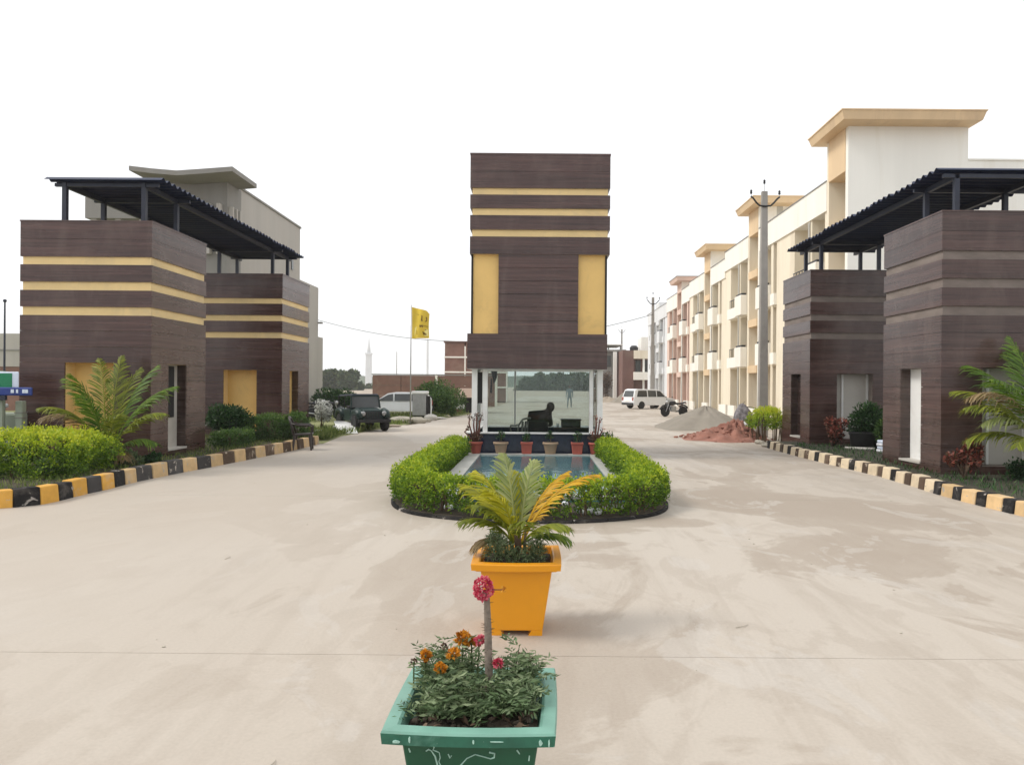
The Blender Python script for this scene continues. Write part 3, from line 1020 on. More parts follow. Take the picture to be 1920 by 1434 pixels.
# ================================================================== ISLAND WITH POOL AND HEDGE
ISL = [(-1.66, 17.7), (-1.93, 17.5), (-2.02, 14.5), (-2.02, 12.0), (-1.93, 11.0), (-1.62, 10.32), (-1.1, 9.95), (-.4, 9.74), (.3, 9.72), (1.0, 9.92), (1.5, 10.3), (1.74, 10.95), (1.78, 12.0), (1.76, 14.5), (1.74, 17.5)]


def smooth_path(pts, k=8):
    out = []
    P = [Vector((x, y, 0)) for x, y in pts]
    for i in range(len(P) - 1):
        p0, p1, p2, p3 = P[max(i - 1, 0)], P[i], P[i + 1], P[min(i + 2, len(P) - 1)]
        for j in range(k):
            t = j / k
            out.append(0.5 * ((2 * p1) + (p2 - p0) * t + (2 * p0 - 5 * p1 + 4 * p2 - p3) * t * t + (3 * p1 - p0 - 3 * p2 + p3) * t ** 3))
    out.append(P[-1])
    return out


path = smooth_path([(x * .95, y) for x, y in ISL[1:]], 10)
# raised bed
outer = []
for i, p in enumerate(path):
    t = (path[min(i + 1, len(path) - 1)] - path[max(i - 1, 0)]).normalized()
    nrm = Vector((t.y, -t.x, 0))                      # outward when walking left arm -> front -> right arm
    if nrm.dot(p - Vector((-.1, 14, 0))) < 0:
        nrm = -nrm
    outer.append(p + nrm * .24)
n = len(outer)
bed = MB()
bed.add([(p.x, p.y, .045) for p in outer] + [(p.x, p.y, -.01) for p in outer], [tuple(range(n))] + [(i, (i + 1) % n, (i + 1) % n + n, i + n) for i in range(n)])
struct(bed.build('island_bed', M['soil']))
kerb = struct(bpy.data.objects.new('island_kerb', None))
COL.objects.link(kerb)
step = 6
for i in range(0, n - 1, step):
    seg = outer[i:i + step + 1]
    if len(seg) < 2:
        continue
    b = MB()
    q_in, q_out = [], []
    for j, p in enumerate(seg):
        i2 = i + j
        t = (outer[min(i2 + 1, n - 1)] - outer[max(i2 - 1, 0)]).normalized()
        nn = Vector((t.y, -t.x, 0))
        if nn.dot(p - Vector((-.1, 14, 0))) < 0:
            nn = -nn
        sh = t * (.006 if j == 0 else (-.006 if j == len(seg) - 1 else 0))
        q_in.append(p + nn * .004 + sh)
        q_out.append(p + nn * .05 + sh)
    m_ = len(seg)
    vs_ = [(p.x, p.y, -.01) for p in q_in] + [(p.x, p.y, -.01) for p in q_out] + [(p.x, p.y, .04) for p in q_in] + [(p.x, p.y, .03) for p in q_out]
    fs = []
    for j in range(m_ - 1):
        fs += [(j, j + 1, m_ + j + 1, m_ + j), (2 * m_ + j, 2 * m_ + j + 1, 3 * m_ + j + 1, 3 * m_ + j), (m_ + j, m_ + j + 1, 3 * m_ + j + 1, 3 * m_ + j), (j, j + 1, 2 * m_ + j + 1, 2 * m_ + j)]
    fs += [(0, m_, 3 * m_, 2 * m_), (m_ - 1, 2 * m_ - 1, 4 * m_ - 1, 3 * m_ - 1)]
    b.add(vs_, fs).build('kerb_stone', M['kerb_black'], kerb)

# pool
pool = struct(bpy.data.objects.new('pool', None))
COL.objects.link(pool)
px0, px1, py0, py1 = -1.60, 1.55, 10.9, 17.72
MB().box(px0, px1, py0, py1, .0, .075).build('pool_base', M['pool_tile'], pool)
rw = .30
k = 0
for i in range(9):
    ya = py0 + (py1 - py0) * i / 9
    yb = py0 + (py1 - py0) * (i + 1) / 9
    for xa in (px0, px1 - rw):
        MB().box(xa, xa + rw, ya + .004, yb - .004, .076, .135).build('coping_stone', M['pool_rim'], pool, bevel=.006)
for i in range(5):
    xa = px0 + rw + (px1 - px0 - 2 * rw) * i / 5
    xb = px0 + rw + (px1 - px0 - 2 * rw) * (i + 1) / 5
    MB().box(xa + .004, xb - .004, py1 - .3, py1, .076, .135).build('coping_stone', M['pool_rim'], pool, bevel=.006)
    MB().box(xa + .004, xb - .004, py0, py0 + .3, .076, .135).build('coping_stone', M['pool_rim'], pool, bevel=.006)
mw, nt, bs, out = nodes_of('shallow pool water')
bs.inputs['Base Color'].default_value = (0.62, 0.84, 0.88, 1)
bs.inputs['Roughness'].default_value = 0.06
bs.inputs['Transmission Weight'].default_value = 0.55
bs.inputs['IOR'].default_value = 1.33
nz = tex(nt, 5.0, 3, 0.5)
bump(nt, bs, nz, 0.25, 0.02)
vol = ramp(nt, tex(nt, 0.9, 3), [(0.35, (0.11, 0.25, 0.30)), (0.65, (0.17, 0.34, 0.36))])
nt.links.new(vol, bs.inputs['Base Color'])
struct(MB().box(px0 + rw, px1 - rw, py0 + .3, py1 - .3, .077, .112).build('water', mw))

# island hedge
hedge = thing('island_hedge', 'clipped lime green hedge curving round the pool below the tower', 'hedge', (0, 10.1, 0.07))
N = 85000
arc = np.array([[p.x, p.y] for p in path])
seg = np.linalg.norm(np.diff(arc, axis=0), axis=1)
cum = np.concatenate([[0], np.cumsum(seg)])
tt = RNG.uniform(0, cum[-1], N)
ii = np.clip(np.searchsorted(cum, tt) - 1, 0, len(seg) - 1)
fr = (tt - cum[ii]) / seg[ii]
pc = arc[ii] + (arc[ii + 1] - arc[ii]) * fr[:, None]
tg = (arc[ii + 1] - arc[ii]) / seg[ii][:, None]
nr = np.stack([tg[:, 1], -tg[:, 0]], 1)
phi = RNG.uniform(-0.25 * np.pi, 1.25 * np.pi, N)
rad = 0.55 + 0.45 * RNG.uniform(0, 1, N) ** 0.5
lump = 0.06 * np.sin(tt * 5.1 + 1.0) + 0.05 * np.sin(tt * 11.7) + 0.05 * np.sin(tt * 2.3)
sq = 1.0 / np.maximum(np.abs(np.cos(phi)) ** 4 + np.abs(np.sin(phi)) ** 4, 1e-6) ** 0.25
ca, sa = np.cos(phi) * sq * rad, np.sin(phi) * sq * rad
pos = np.zeros((N, 3))
pos[:, :2] = pc + nr * (ca * (0.25 + lump * .25))[:, None]
pos[:, 2] = 0.275 + sa * (0.235 + lump * 0.2) + RNG.normal(0, .012, N)
nrm = np.zeros((N, 3))
nrm[:, :2] = nr * np.cos(phi)[:, None]
nrm[:, 2] = np.sin(phi)
keep = pos[:, 2] > 0.055
pos, nrm = pos[keep], nrm[keep]
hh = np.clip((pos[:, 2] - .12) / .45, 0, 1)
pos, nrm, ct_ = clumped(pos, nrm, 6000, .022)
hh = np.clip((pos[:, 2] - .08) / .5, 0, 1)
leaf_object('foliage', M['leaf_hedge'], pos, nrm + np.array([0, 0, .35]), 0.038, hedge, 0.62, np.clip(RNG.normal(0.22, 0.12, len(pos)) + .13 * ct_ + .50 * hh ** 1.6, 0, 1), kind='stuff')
# woody inside and stems
core = MB()
for i in range(0, len(path) - 1, 2):
    p = path[i]
    for k in range(2):
        q = p + Vector((random.uniform(-.15, .15), random.uniform(-.15, .15), 0))
        core.tube([(q.x, q.y, .06), (q.x + random.uniform(-.05, .05), q.y + random.uniform(-.05, .05), .25), (q.x + random.uniform(-.12, .12), q.y + random.uniform(-.12, .12), .42)], [.012, .010, .005], 5)
core.build('stems', M['bark'], hedge, kind='stuff')
# pale stones at the foot of the hedge
WORD = ['first', 'second', 'third', 'fourth', 'fifth', 'sixth', 'seventh', 'eighth', 'ninth', 'tenth', 'eleventh']
for i, (px, py) in enumerate(sorted([(838, 948), (846, 950), (1085, 955), (1098, 958), (1108, 956), (1122, 958), (1134, 952), (1145, 950), (903, 952), (1060, 944), (1160, 950)])):
    p = G(px, py, .1)
    st = MB().ball((0, 0, .02), (random.uniform(.04, .075), random.uniform(.04, .06), random.uniform(.03, .05)), 8, 6, .18).build('white_stone', M['whitestone'], smooth=True)
    st.location = (p.x, p.y, .075)
    tag(st, 'white stone under the front of the island hedge, %s from the left' % WORD[i], 'stone', 'white stones under the island hedge')

# clay pots along the tower plinth
POTS = [(893, 'terracotta', .15, 'red clay pot with bare thorny stems at the left end of the plinth'),
        (940, 'stonepot', .165, 'tan clay pot second from the left on the pool edge'),
        (988.5, 'terracotta', .14, 'red clay pot third from the left on the pool edge'),
        (1033, 'stonepot', .17, 'tan clay pot fourth from the left behind the palm'),
        (1083, 'terracotta', .14, 'red clay pot fifth from the left on the pool edge'),
        (1117, 'terracotta', .15, 'red clay pot with pink topped thorny stems at the right end')]


def clay_pot(px, mat, r, label, k):
    Yp = 17.6
    x = (px - PX) * Yp / F
    t = thing('clay_pot', label, 'pot', (x, Yp, .135), 0, 'clay pots along the tower plinth')
    prof = [(r * .66, 0), (r * .70, .01), (r * .93, .21), (r * .95, .215), (r * 1.08, .22), (r * 1.10, .27), (r * 1.0, .275), (r * .92, .27), (r * .88, .22)]
    if k in (2, 4):
        MB().frustum((x, Yp), r * .78, r * .92, .135, .135 + .225).build('pot_body', M[mat], t, bevel=.01)
        MB().box(x - r * 1.02, x + r * 1.02, Yp - r * 1.02, Yp + r * 1.02, .135 + .226, .135 + .275).build('pot_rim', M[mat], t, bevel=.008)
    else:
        MB().lathe(prof, (x, Yp, .135), 20).build('pot_body', M[mat], t, smooth=True)
    MB().lathe([(r * .86, 0), (r * .86, .02)], (x, Yp, .135 + .262), 14).build('potting_soil', M['soil'], t)
    zt = .135 + .28
    if k in (0, 5):
        n_ = 420
        p_, d_ = lump_cloud(n_, blob_lumps((x, Yp, zt + .10), (r * 1.1, r * 1.1, .12), 6, .6))
        leaf_object('foliage', M['drybrown'], p_, d_, .035, t, .5, kind='stuff')
        stems = [(-.24, .30, .28), (-.16, .56, .08), (-.05, .52, .05), (.02, .62, .0), (.07, .5, .02), (.12, .57, .02)] if k == 0 else [(.0, .55, .03), (.08, .5, .04), (.12, .28, .2), (-.06, .22, -.1)]
        for dx, h, lean in stems:
            pts = [(x + dx * .3, Yp, zt - .02), (x + dx * .7, Yp - .03, zt + h * .45), (x + dx + (random.uniform(-.03, .03)), Yp - .05, zt + h * .75), (x + dx + lean * .2, Yp - .05, zt + h)]
            MB().tube(pts, [.022, .02, .018, .014], 7).build('stem', M['redstem'], t, smooth=True)
            e = np.array(pts[-1])
            m2 = 26
            pp = e + RNG.normal(0, .032, (m2, 3))
            leaf_object('leaf_tuft', M['leaf_red' if k == 5 else 'drybrown'], pp, np.tile([0, 0, 1.0], (m2, 1)), .04, t, .7, kind='stuff')
        if k == 5:
            p_, d_ = lump_cloud(160, blob_lumps((x + .28, Yp - .05, zt + .14), (.11, .1, .12), 5, .6))
            leaf_object('foliage', M['leaf_mid'], p_, d_, .05, t, .6, kind='stuff')
    else:
        n_ = 150
        p_, d_ = lump_cloud(n_, blob_lumps((x, Yp + .05, zt + .12), (.09, .08, .14), 5, .6))
        leaf_object('foliage', M['leaf_dark'], p_, d_ + np.array([0, 0, .6]), .06, t, .3, kind='stuff')
        MB().tube([(x, Yp, zt - .02), (x + .01, Yp, zt + .16)], [.008, .005], 5).build('stem', M['bark'], t)


for k, (px, mat, r, lb) in enumerate(POTS):
    clay_pot(px, mat, r, lb, k)


# ================================================================== SQUARE PLANTERS
def planter(name, label, x, y, rz, body, rim, lip):
    t = thing(name, label, 'planter', (x, y, 0), rz, 'square planters in the middle of the drive')
    b = MB()
    # tapered box on four corner feet, open at the top
    hb, ht, z0, z1 = .185, .248, .035, .475
    b.frustum((0, 0), hb, ht, z0, z1)
    b.build('body', M[body], t, local=True, bevel=.008)
    for sx in (-1, 1):
        for sy in (-1, 1):
            MB().hexa([(sx * (hb - .10), sy * (hb - .004), 0), (sx * (hb - .002), sy * (hb - .004), 0), (sx * (hb - .002), sy * (hb - .10), 0), (sx * (hb - .10), sy * (hb - .10), 0),
                       (sx * (hb - .075), sy * hb, z0 + .004), (sx * hb, sy * hb, z0 + .004), (sx * hb, sy * (hb - .085), z0 + .004), (sx * (hb - .075), sy * (hb - .085), z0 + .004)]).build('foot', M[body], t, local=True)
    # rim: four mitred lengths as one moulded frame
    o_, i_ = .305, .250
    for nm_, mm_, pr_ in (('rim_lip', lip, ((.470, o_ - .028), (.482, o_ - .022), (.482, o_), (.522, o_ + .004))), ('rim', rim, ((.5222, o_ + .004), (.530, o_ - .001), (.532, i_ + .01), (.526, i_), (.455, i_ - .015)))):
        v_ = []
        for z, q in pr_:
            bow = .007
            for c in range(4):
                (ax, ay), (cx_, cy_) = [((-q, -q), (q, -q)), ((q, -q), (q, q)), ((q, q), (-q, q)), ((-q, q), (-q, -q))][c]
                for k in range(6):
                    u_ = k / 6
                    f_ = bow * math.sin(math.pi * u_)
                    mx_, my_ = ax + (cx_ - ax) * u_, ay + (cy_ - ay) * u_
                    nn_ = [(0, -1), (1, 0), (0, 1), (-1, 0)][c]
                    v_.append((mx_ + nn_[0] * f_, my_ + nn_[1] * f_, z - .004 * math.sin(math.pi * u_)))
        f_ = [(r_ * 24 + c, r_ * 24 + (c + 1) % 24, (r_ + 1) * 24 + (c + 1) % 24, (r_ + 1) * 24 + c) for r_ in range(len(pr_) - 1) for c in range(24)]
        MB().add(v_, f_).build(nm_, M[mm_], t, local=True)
    # heaped soil
    g = MB()
    k = 14
    vs_ = []
    for j in range(k + 1):
        for i in range(k + 1):
            a, c = i / k * 2 - 1, j / k * 2 - 1
            vs_.append((a * .242, c * .242, .478 + .03 * (1 - max(abs(a), abs(c))) + random.uniform(-.012, .012)))
    fs = [(j * (k + 1) + i, j * (k + 1) + i + 1, (j + 1) * (k + 1) + i + 1, (j + 1) * (k + 1) + i) for j in range(k) for i in range(k)]
    g.add(vs_, fs).build('soil', M['soil'], t, local=True)
    return t


YP = planter('square_planter', 'orange yellow square planter holding a palm, behind the green planter', -.13, 5.40, 0, 'potyellow', 'potyellow', 'potyellow')
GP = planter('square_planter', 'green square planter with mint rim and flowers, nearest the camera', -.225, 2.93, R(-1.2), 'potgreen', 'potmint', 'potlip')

# chalky scrape marks on the front of the green planter
for pts in ([(-.135, .455), (-.128, .445), (-.133, .435), (-.120, .430), (-.11, .425), (-.107, .405), (-.112, .39), (-.104, .37), (-.106, .32), (-.103, .25)],
            [(-.158, .43), (-.148, .437), (-.139, .432), (-.125, .41), (-.118, .38), (-.116, .33)],
            [(-.078, .42), (-.071, .405), (-.066, .415)],
            [(-.045, .25), (-.047, .33), (-.035, .375), (-.01, .405), (.02, .42), (.05, .412), (.075, .405), (.088, .41), (.09, .425), (.07, .43)],
            [(-.055, .25), (-.056, .32), (-.045, .36)],
            [(-.22, .44), (-.215, .425)], [(.17, .44), (.18, .425)], [(.215, .42), (.213, .40)], [(-.19, .33), (-.187, .25)]):
    b = MB()

    def yf(z):
        return -(.185 + (.248 - .185) * (z - .035) / (.475 - .035)) - .0012
    b.tube([(x, yf(z), z) for x, z in pts], [random.uniform(.0014, .0034) for _ in pts], 5)
    b.build('paint_scrape', M['scrape'], GP, local=True)
for x, w, h in ((-.25, .026, .010), (-.205, .008, .024), (.02, .008, .018), (.10, .05, .004), (.255, .014, .02), (.285, .006, .026)):
    zc, k = .502 + random.uniform(-.008, .006), 7
    poly = [(x + w * random.uniform(.35, .6) * math.cos(6.283 * i / k), zc + h * random.uniform(.3, .6) * math.sin(6.283 * i / k)) for i in range(k)]
    MB().prism(poly, -.3175, -.305).build('rim_chip', M['scrape'], GP, local=True)

# areca palm in the yellow planter
palm = thing('areca_palm', 'yellowing areca palm planted in the orange yellow planter', 'palm', (-.13, 5.40, .49))
bx, by = -.13, 5.40
for i in range(6):
    a = random.uniform(0, 6.28)
    x, y = bx + .05 * math.cos(a), by + .05 * math.sin(a)
    MB().tube([(x, y, .48), (x + .01, y, .58), (x + .02 * math.cos(a), y + .02 * math.sin(a), .72)], [.016, .013, .008], 7).build('cane', M['frond_olive'] if False else M['bark'], palm, smooth=True)
fr = [('frond_pale', 120, 84, .62, 30, .17), ('frond_pale', 65, 80, .60, 38, .17), ('frond_yellow', 150, 74, .58, 48, .19), ('frond_yellow', 185, 71, .55, 58, .18), ('frond_yellow', 235, 78, .50, 62, .17), ('frond_yellow', 100, 80, .52, 40, .16),
      ('frond_orange', 8, 66, .74, 68, .14), ('frond_orange', 28, 72, .62, 55, .13), ('frond_olive', 200, 56, .44, 85, .16), ('frond_olive', 280, 60, .40, 75, .16), ('frond_olive', 330, 50, .42, 75, .14), 
      ('frond_green', 350, 36, .36, 80, .13), ('frond_green', 20, 42, .38, 75, .13), ('frond_olive', 215, 68, .46, 70, .17), ('frond_dry', 190, 30, .30, 90, .12)]
for i, (m_, az, lf, ln, dr, wd) in enumerate(fr):
    a = R(az)
    frond(palm, m_, (bx + .03 * math.cos(a), by + .03 * math.sin(a), .60), a, R(lf), ln * 1.08, R(dr), wd * 1.25, 30, i, .20, .42, .0072, 1.1)
# feathery weeds round the palm's foot
wd_ = thing('planter_weeds', 'grey green feathery weeds at the foot of the palm', 'weed', (-.13, 5.4, .49))
lum = [(bx - .15, by - .12, .60, .09, .07, .10), (bx - .08, by - .15, .58, .08, .05, .08), (bx + .12, by - .1, .56, .09, .08, .08), (bx - .16, by + .08, .60, .07, .09, .09), (bx + .14, by + .12, .56, .07, .07, .07), (bx + .02, by - .17, .54, .1, .04, .06)]
p_, d_ = lump_cloud(2600, lum, .2)
p_[:, 2] = np.maximum(p_[:, 2], .5)
leaf_object('foliage', M['leaf_grey'], p_, d_ + np.array([0, 0, .7]), .030, wd_, .22, kind='stuff')
for i in range(14):
    a = random.uniform(0, 6.28)
    r_ = random.uniform(.06, .2)
    MB().tube([(bx + r_ * math.cos(a), by + r_ * math.sin(a), .49), (bx + r_ * 1.1 * math.cos(a), by + r_ * 1.1 * math.sin(a), .60)], [.004, .002], 5).build('stem', M['bark'], wd_)

# ------------------------------------------------------------------ flowers in the green planter
gx, gy = -.225, 2.93


def marigold(label, x, y, h, rx, n):
    t = thing('marigold_plant', label, 'plant', (x, y, .49), 0, 'plants in the green planter')
    P_, D_ = [], []
    tn = []
    for k in range(n):
        az = random.uniform(0, 6.28)
        el = random.uniform(R(15), R(80))
        L = h * random.uniform(.6, 1.05)
        r0 = Vector((x + random.uniform(-.02, .02), y + random.uniform(-.02, .02), .49))
        dv = Vector((math.cos(az) * math.cos(el) * rx, math.sin(az) * math.cos(el) * rx, math.sin(el)))
        pts = [r0, r0 + dv * L * .5, r0 + dv * L - Vector((0, 0, .02))]
        MB().tube(pts, [.0035, .003, .0015], 5).build('stem', M['leaf_stem'], t)
        for q in range(7):                            # pinnate leaves of narrow leaflets
            s_ = random.uniform(.35, 1.0)
            c = pts[0].lerp(pts[2], s_)
            la = random.uniform(0, 6.28)
            ld = Vector((math.cos(la), math.sin(la), random.uniform(-.1, .5))).normalized()
            lt = random.uniform(.2, .9)
            for w in range(9):
                cc = c + ld * (.010 + .0085 * w)
                sd = Vector((-ld.y, ld.x, .15)).normalized() * (1 if w % 2 else -1)
                P_.append(tuple(cc))
                D_.append(tuple((sd + ld * .7)))
                tn.append(lt + random.uniform(-.12, .12))
    leaf_object('foliage', M['leaf_grey'], np.array(P_), np.array(D_), .035, t, .25, np.array(tn), .15, kind='stuff')
    return t


M['thornstem'] = plain('grey brown thorny bark', (0.20, 0.165, 0.135), 0.85, 0.35, 25, bmp=0.5, fine=120)
M['leaf_stem'] = plain('green stem', (0.07, 0.11, 0.04), 0.7, 0.2, 10)
marigold('feathery grey green plant sprawling over the front left of the green planter', gx - .07, gy - .10, .215, .95, 20)
marigold('feathery bright plant at the front right of the green planter', gx + .12, gy - .10, .18, .85, 17)
marigold('bushy plant behind the orange flowers in the green planter', gx - .10, gy + .10, .26, .75, 28)
marigold('thin feathery plant at the back right corner of the green planter', gx + .13, gy + .12, .21, .7, 16)


def flower(label, x, y, z, r, mat, z0=.49, n=80, flat=.75, lean=(0, 0)):
    t = thing('flower', label, 'flower', (x, y, z0), 0, 'flowers in the green planter')
    MB().tube([(x - lean[0], y - lean[1], z0), (x - lean[0] * .4, y - lean[1] * .4, z0 + (z - z0) * .6), (x, y, z - r * .3)], [.004, .0035, .003], 6).build('stem', M['leaf_stem'], t)
    d = unit(RNG.normal(size=(n, 3)) + np.array([0, 0, .5]))
    p = np.array([x, y, z]) + d * np.array([r, r, r * flat]) * .55
    leaf_object('petals', M[mat], p, d, r * .8, t, .95, None, .3)
    MB().lathe([(r * .15, -r * .7), (r * .38, -r * .35), (r * .42, -r * .05)], (x, y, z), 8).build('calyx', M['leaf_stem'], t, smooth=True)
    return t


FL = [('orange marigold bloom at the left edge of the planter, half faded', 797, 1228, 2.98, .026, 'flower_orange'), ('orange marigold bloom lowest on the left, drooping', 826, 1252, 2.88, .025, 'flower_orange'),
      ('orange marigold bloom upright in the middle left', 850, 1226, 2.95, .027, 'flower_orange'), ('yellow orange marigold bloom topmost behind the others', 868, 1197, 3.05, .033, 'flower_orange'),
      ('yellow orange marigold bloom beside the pink cluster', 884, 1203, 3.06, .024, 'flower_orange'), ('small pink bloom behind the thorny stem', 899, 1200, 3.02, .024, 'flower_pink'),
      ('single pink bloom right of the thorny stem', 934, 1243, 2.90, .021, 'flower_pink')]
for lb, px, py, Yf, r_, m_ in FL:
    p = W(px, py, Yf)
    flower(lb, p.x, p.y, p.z, r_ * .85, m_, lean=(random.uniform(-.02, .02), .02))
# faded seed heads
for lb, px, py, Yf in (('brown seed head on the right of the planter', 975, 1229, 3.05), ('brown seed head at the far right corner of the planter', 992, 1232, 3.06), ('brown seed head leaning out on the left', 776, 1240, 3.0), ('dark seed head beside the topmost orange bloom', 832, 1212, 3.04)):
    p = W(px, py, Yf)
    flower(lb, p.x, p.y, p.z, .014, 'drybrown', n=26)
# crown of thorns: a tall spiny stem with a pink head
ct = thing('thorny_stem_plant', 'tall grey thorny stem topped by a pink flower cluster', 'plant', (gx + .02, gy + .02, .49))
tp = W(909, 1122, 2.90)
bp = W(916, 1232, 2.92)
pts = [Vector((bp.x + .006, bp.y, .47)), Vector((bp.x, bp.y, bp.z)), Vector(((bp.x + tp.x) / 2 + .004, bp.y, (bp.z + tp.z) / 2)), Vector((tp.x + .008, tp.y, tp.z)), Vector((tp.x, tp.y, tp.z + .03))]
MB().tube(pts, [.017, .016, .0145, .012, .009], 10).build('stem', M['thornstem'], ct, smooth=True)
sp = MB()
for i in range(70):
    s_ = random.uniform(0, 1)
    a = pts[0].lerp(pts[3], s_)
    an = random.uniform(0, 6.28)
    d = Vector((math.cos(an), math.sin(an), random.uniform(-.2, .4)))
    sp.tube([a + d * .012, a + d * .027], [.0016, .0003], 4)
sp.build('spines', M['bark'], ct, kind='stuff')
c = np.array(W(906, 1103, 2.88))
n = 420
d = unit(RNG.normal(size=(n, 3)))
leaf_object('flower_cluster', M['flower_pink'], c + d * np.array([.032, .032, .042]) * RNG.uniform(.75, 1, (n, 1)), d, .013, ct, 1.0, RNG.beta(2, 2.4, n), .4, kind='stuff')
q = np.array(W(944, 1105, 2.88))
MB().tube([tuple(c + np.array([.02, 0, -.004])), tuple(q)], [.003, .002], 5).build('side_stalk', M['redstem'], ct)
d = unit(RNG.normal(size=(26, 3)))
leaf_object('side_bloom', M['flower_orange'], q + d * .006, d, .012, ct, 1.0, kind='stuff')
# clods on the soil
cl = MB()
for i in range(60):
    cl.ball((random.uniform(-.22, .22), random.uniform(-.235, .2), .502), (random.uniform(.006, .02), random.uniform(.006, .018), random.uniform(.005, .012)), 7, 5, .25)
cl.build('soil_clods', M['soil'], GP, local=True, kind='stuff')
n = 70
leaf_object('dead_leaves', M['drybrown'], np.stack([RNG.uniform(gx - .22, gx + .22, n), RNG.uniform(gy - .23, gy + .05, n), np.full(n, .508)], 1), np.stack([RNG.normal(size=n), RNG.normal(size=n), np.full(n, .1)], 1), .035, GP, .5, None, .3, kind='stuff')
# =============================================================== END PART 2

# ================================================================== TERRACED HOUSES ON THE RIGHT
FX = 12.5                                             # facade plane, facing the drive


def row_house(label, Ya, Yb, Yt, zp, zt, wall, back, accent, tower=True, gable=False):
    t = thing('row_house', label, 'house', (FX + 4, (Ya + Yb) / 2, 0), 0, 'terraced houses on the right')
    W_, B_, A_, P_ = M[wall], M[back], M[accent], M['parapet'] if wall != 'bluewhite' else M['bluewhite']
    zb = zp - 1.25
    Xb = 34 if gable else 24
    MB().box(FX + 1.25, Xb, Ya + .005, Yb - .005, 0, zp - .02).build('body', M['offwhite'] if gable else B_, t)
    bays = [(-2.9, -2.35, 'slit'), (-1.95, -.35, 'box'), (0, 2.15, 'tower'), (2.5, 4.0, 'box'), (4.5, 6.3, 'recess')]
    spans = [(Yt + a, Yt + b, k) for a, b, k in bays if Yt + a >= Ya - .01 and Yt + b <= Yb + .01]
    y = Ya
    for a, b, k in spans + [(Yb, Yb, 'end')]:
        if a - y > .05:
            wide = a - y > 1.0
            MB().box(FX, FX + 1.25, y + .002, a - .002, 0, zb).build('pier', W_, t)
        y = b
    for a, b, k in spans:
        if k == 'tower':
            continue
        MB().box(FX + .95, FX + 1.247, a, b, 0, zb).build('back_wall', B_, t)
        for z in (3.0, 6.1):
            MB().box(FX + .02, FX + .948, a + .002, b - .002, z - .14, z).build('floor_slab', W_, t)
            if k == 'box':
                MB().box(FX - .38, FX + .02, a + .05, b - .05, z - .05, z + 1.12).build('balcony_front', P_, t)
                MB().box(FX - .30, FX - .05, a + .12, b - .12, z + 1.13, z + 1.24).build('railing', M['black'], t)
            elif k == 'recess':
                MB().box(FX - .22, FX + .02, a - .04, b + .04, z - .06, z + .58).build('balcony_front', P_, t)
                for q in range(5):
                    yy = a + .15 + (b - a - .3) * q / 4
                    MB().box(FX - .10, FX - .07, yy - .015, yy + .015, z + .58, z + 1.1).build('baluster', M['black'], t)
                MB().box(FX - .105, FX - .065, a + .1, b - .1, z + 1.1, z + 1.14).build('railing', M['black'], t)
            else:
                MB().box(FX - .16, FX + .02, a - .05, b + .05, z - .05, z + .55).build('balcony_front', P_, t)
        # windows and doors in the back walls
        for z in (0.0, 3.0, 6.1):
            if k == 'slit':
                wdw = MB().box(FX + .80, FX + .945, a + .08, b - .08, z + .9, z + 2.3).build('window', M['winglass'], t)
            elif k == 'box':
                fr_ = MB().box(FX + .88, FX + .945, a + .35, b - .35, z + .9, z + 2.2).build('window', M['winglass'], t)
                MB().box(FX + .865, FX + .879, (a + b) / 2 - .02, (a + b) / 2 + .02, z + .9, z + 2.2).build('mullion', M['white_trim'], fr_)
            else:
                fr_ = MB().box(FX + .88, FX + .945, a + .45, b - .45, z + .02, z + 2.15).build('door', M['grey_shaft'] if z else M['dark_jamb'], t)
                MB().box(FX + .865, FX + .879, b - .6, b - .57, z + .95, z + 1.1).build('handle', M['steel'], fr_)
    # roof parapet band
    segs = [(Ya, Yt - .002), (Yt + 2.152, Yb)] if tower else [(Ya, Yb)]
    for a, b in segs:
        if b - a > .1:
            MB().box(FX - .08, FX + 1.25, a + .003, b - .003, zb, zp).build('parapet', P_, t)
            MB().box(FX - .11, FX + .14, a + .003, b - .003, zp, zp + .05).build('coping', M['grey_wall'], t)
    # stair shaft
    a, b = Yt, Yt + 2.15
    MB().box(FX + .9, FX + 1.247, a, b, 0, zt - .32).build('shaft_back', M['grey_shaft'], t)
    for y0 in (a, b - .22):
        MB().box(FX - .06, FX + .9, y0, y0 + .22, 0, zt - .32).build('shaft_pier', W_ if y0 != a else P_, t)
    MB().box(FX - .09, FX + .9, a + .22, b - .22, zp - .1, zt - .32).build('shaft_lintel', A_, t)
    for z in (2.55, 5.2, 8.0):
        if z < zp - 1.2:
            MB().box(FX - .12, FX + .9, a + .22, b - .22, z, z + .42).build('shaft_ledge', A_, t)
    MB().box(FX + .86, FX + .898, a + .35, b - .35, 0.02, 2.2).build('entrance_door', M['grey_light'], t)
    if tower:
        MB().box(FX + .9, FX + 4.75, a + .002, b, zp - .3, zt - .32).build('stair_head', M['offwhite'], t)
        x0, x1, y0, y1 = FX - .68, FX + 4.95, a - .95, b + .55
        rf = MB().hexa([(x0 + .10, y0 + .1, zt - .32), (x1 - .1, y0 + .1, zt - .32), (x1 - .1, y1 - .1, zt - .32), (x0 + .1, y1 - .1, zt - .32),
                        (x0, y0, zt), (x1, y0, zt), (x1, y1, zt), (x0, y1, zt)]).build('roof_slab', A_, t)
        MB().box(x0 - .03, x1 + .03, y0 - .03, y1 + .03, zt + .002, zt + .05).build('slab_edge', M['grey_wall'] if Yt > 60 else A_, rf)
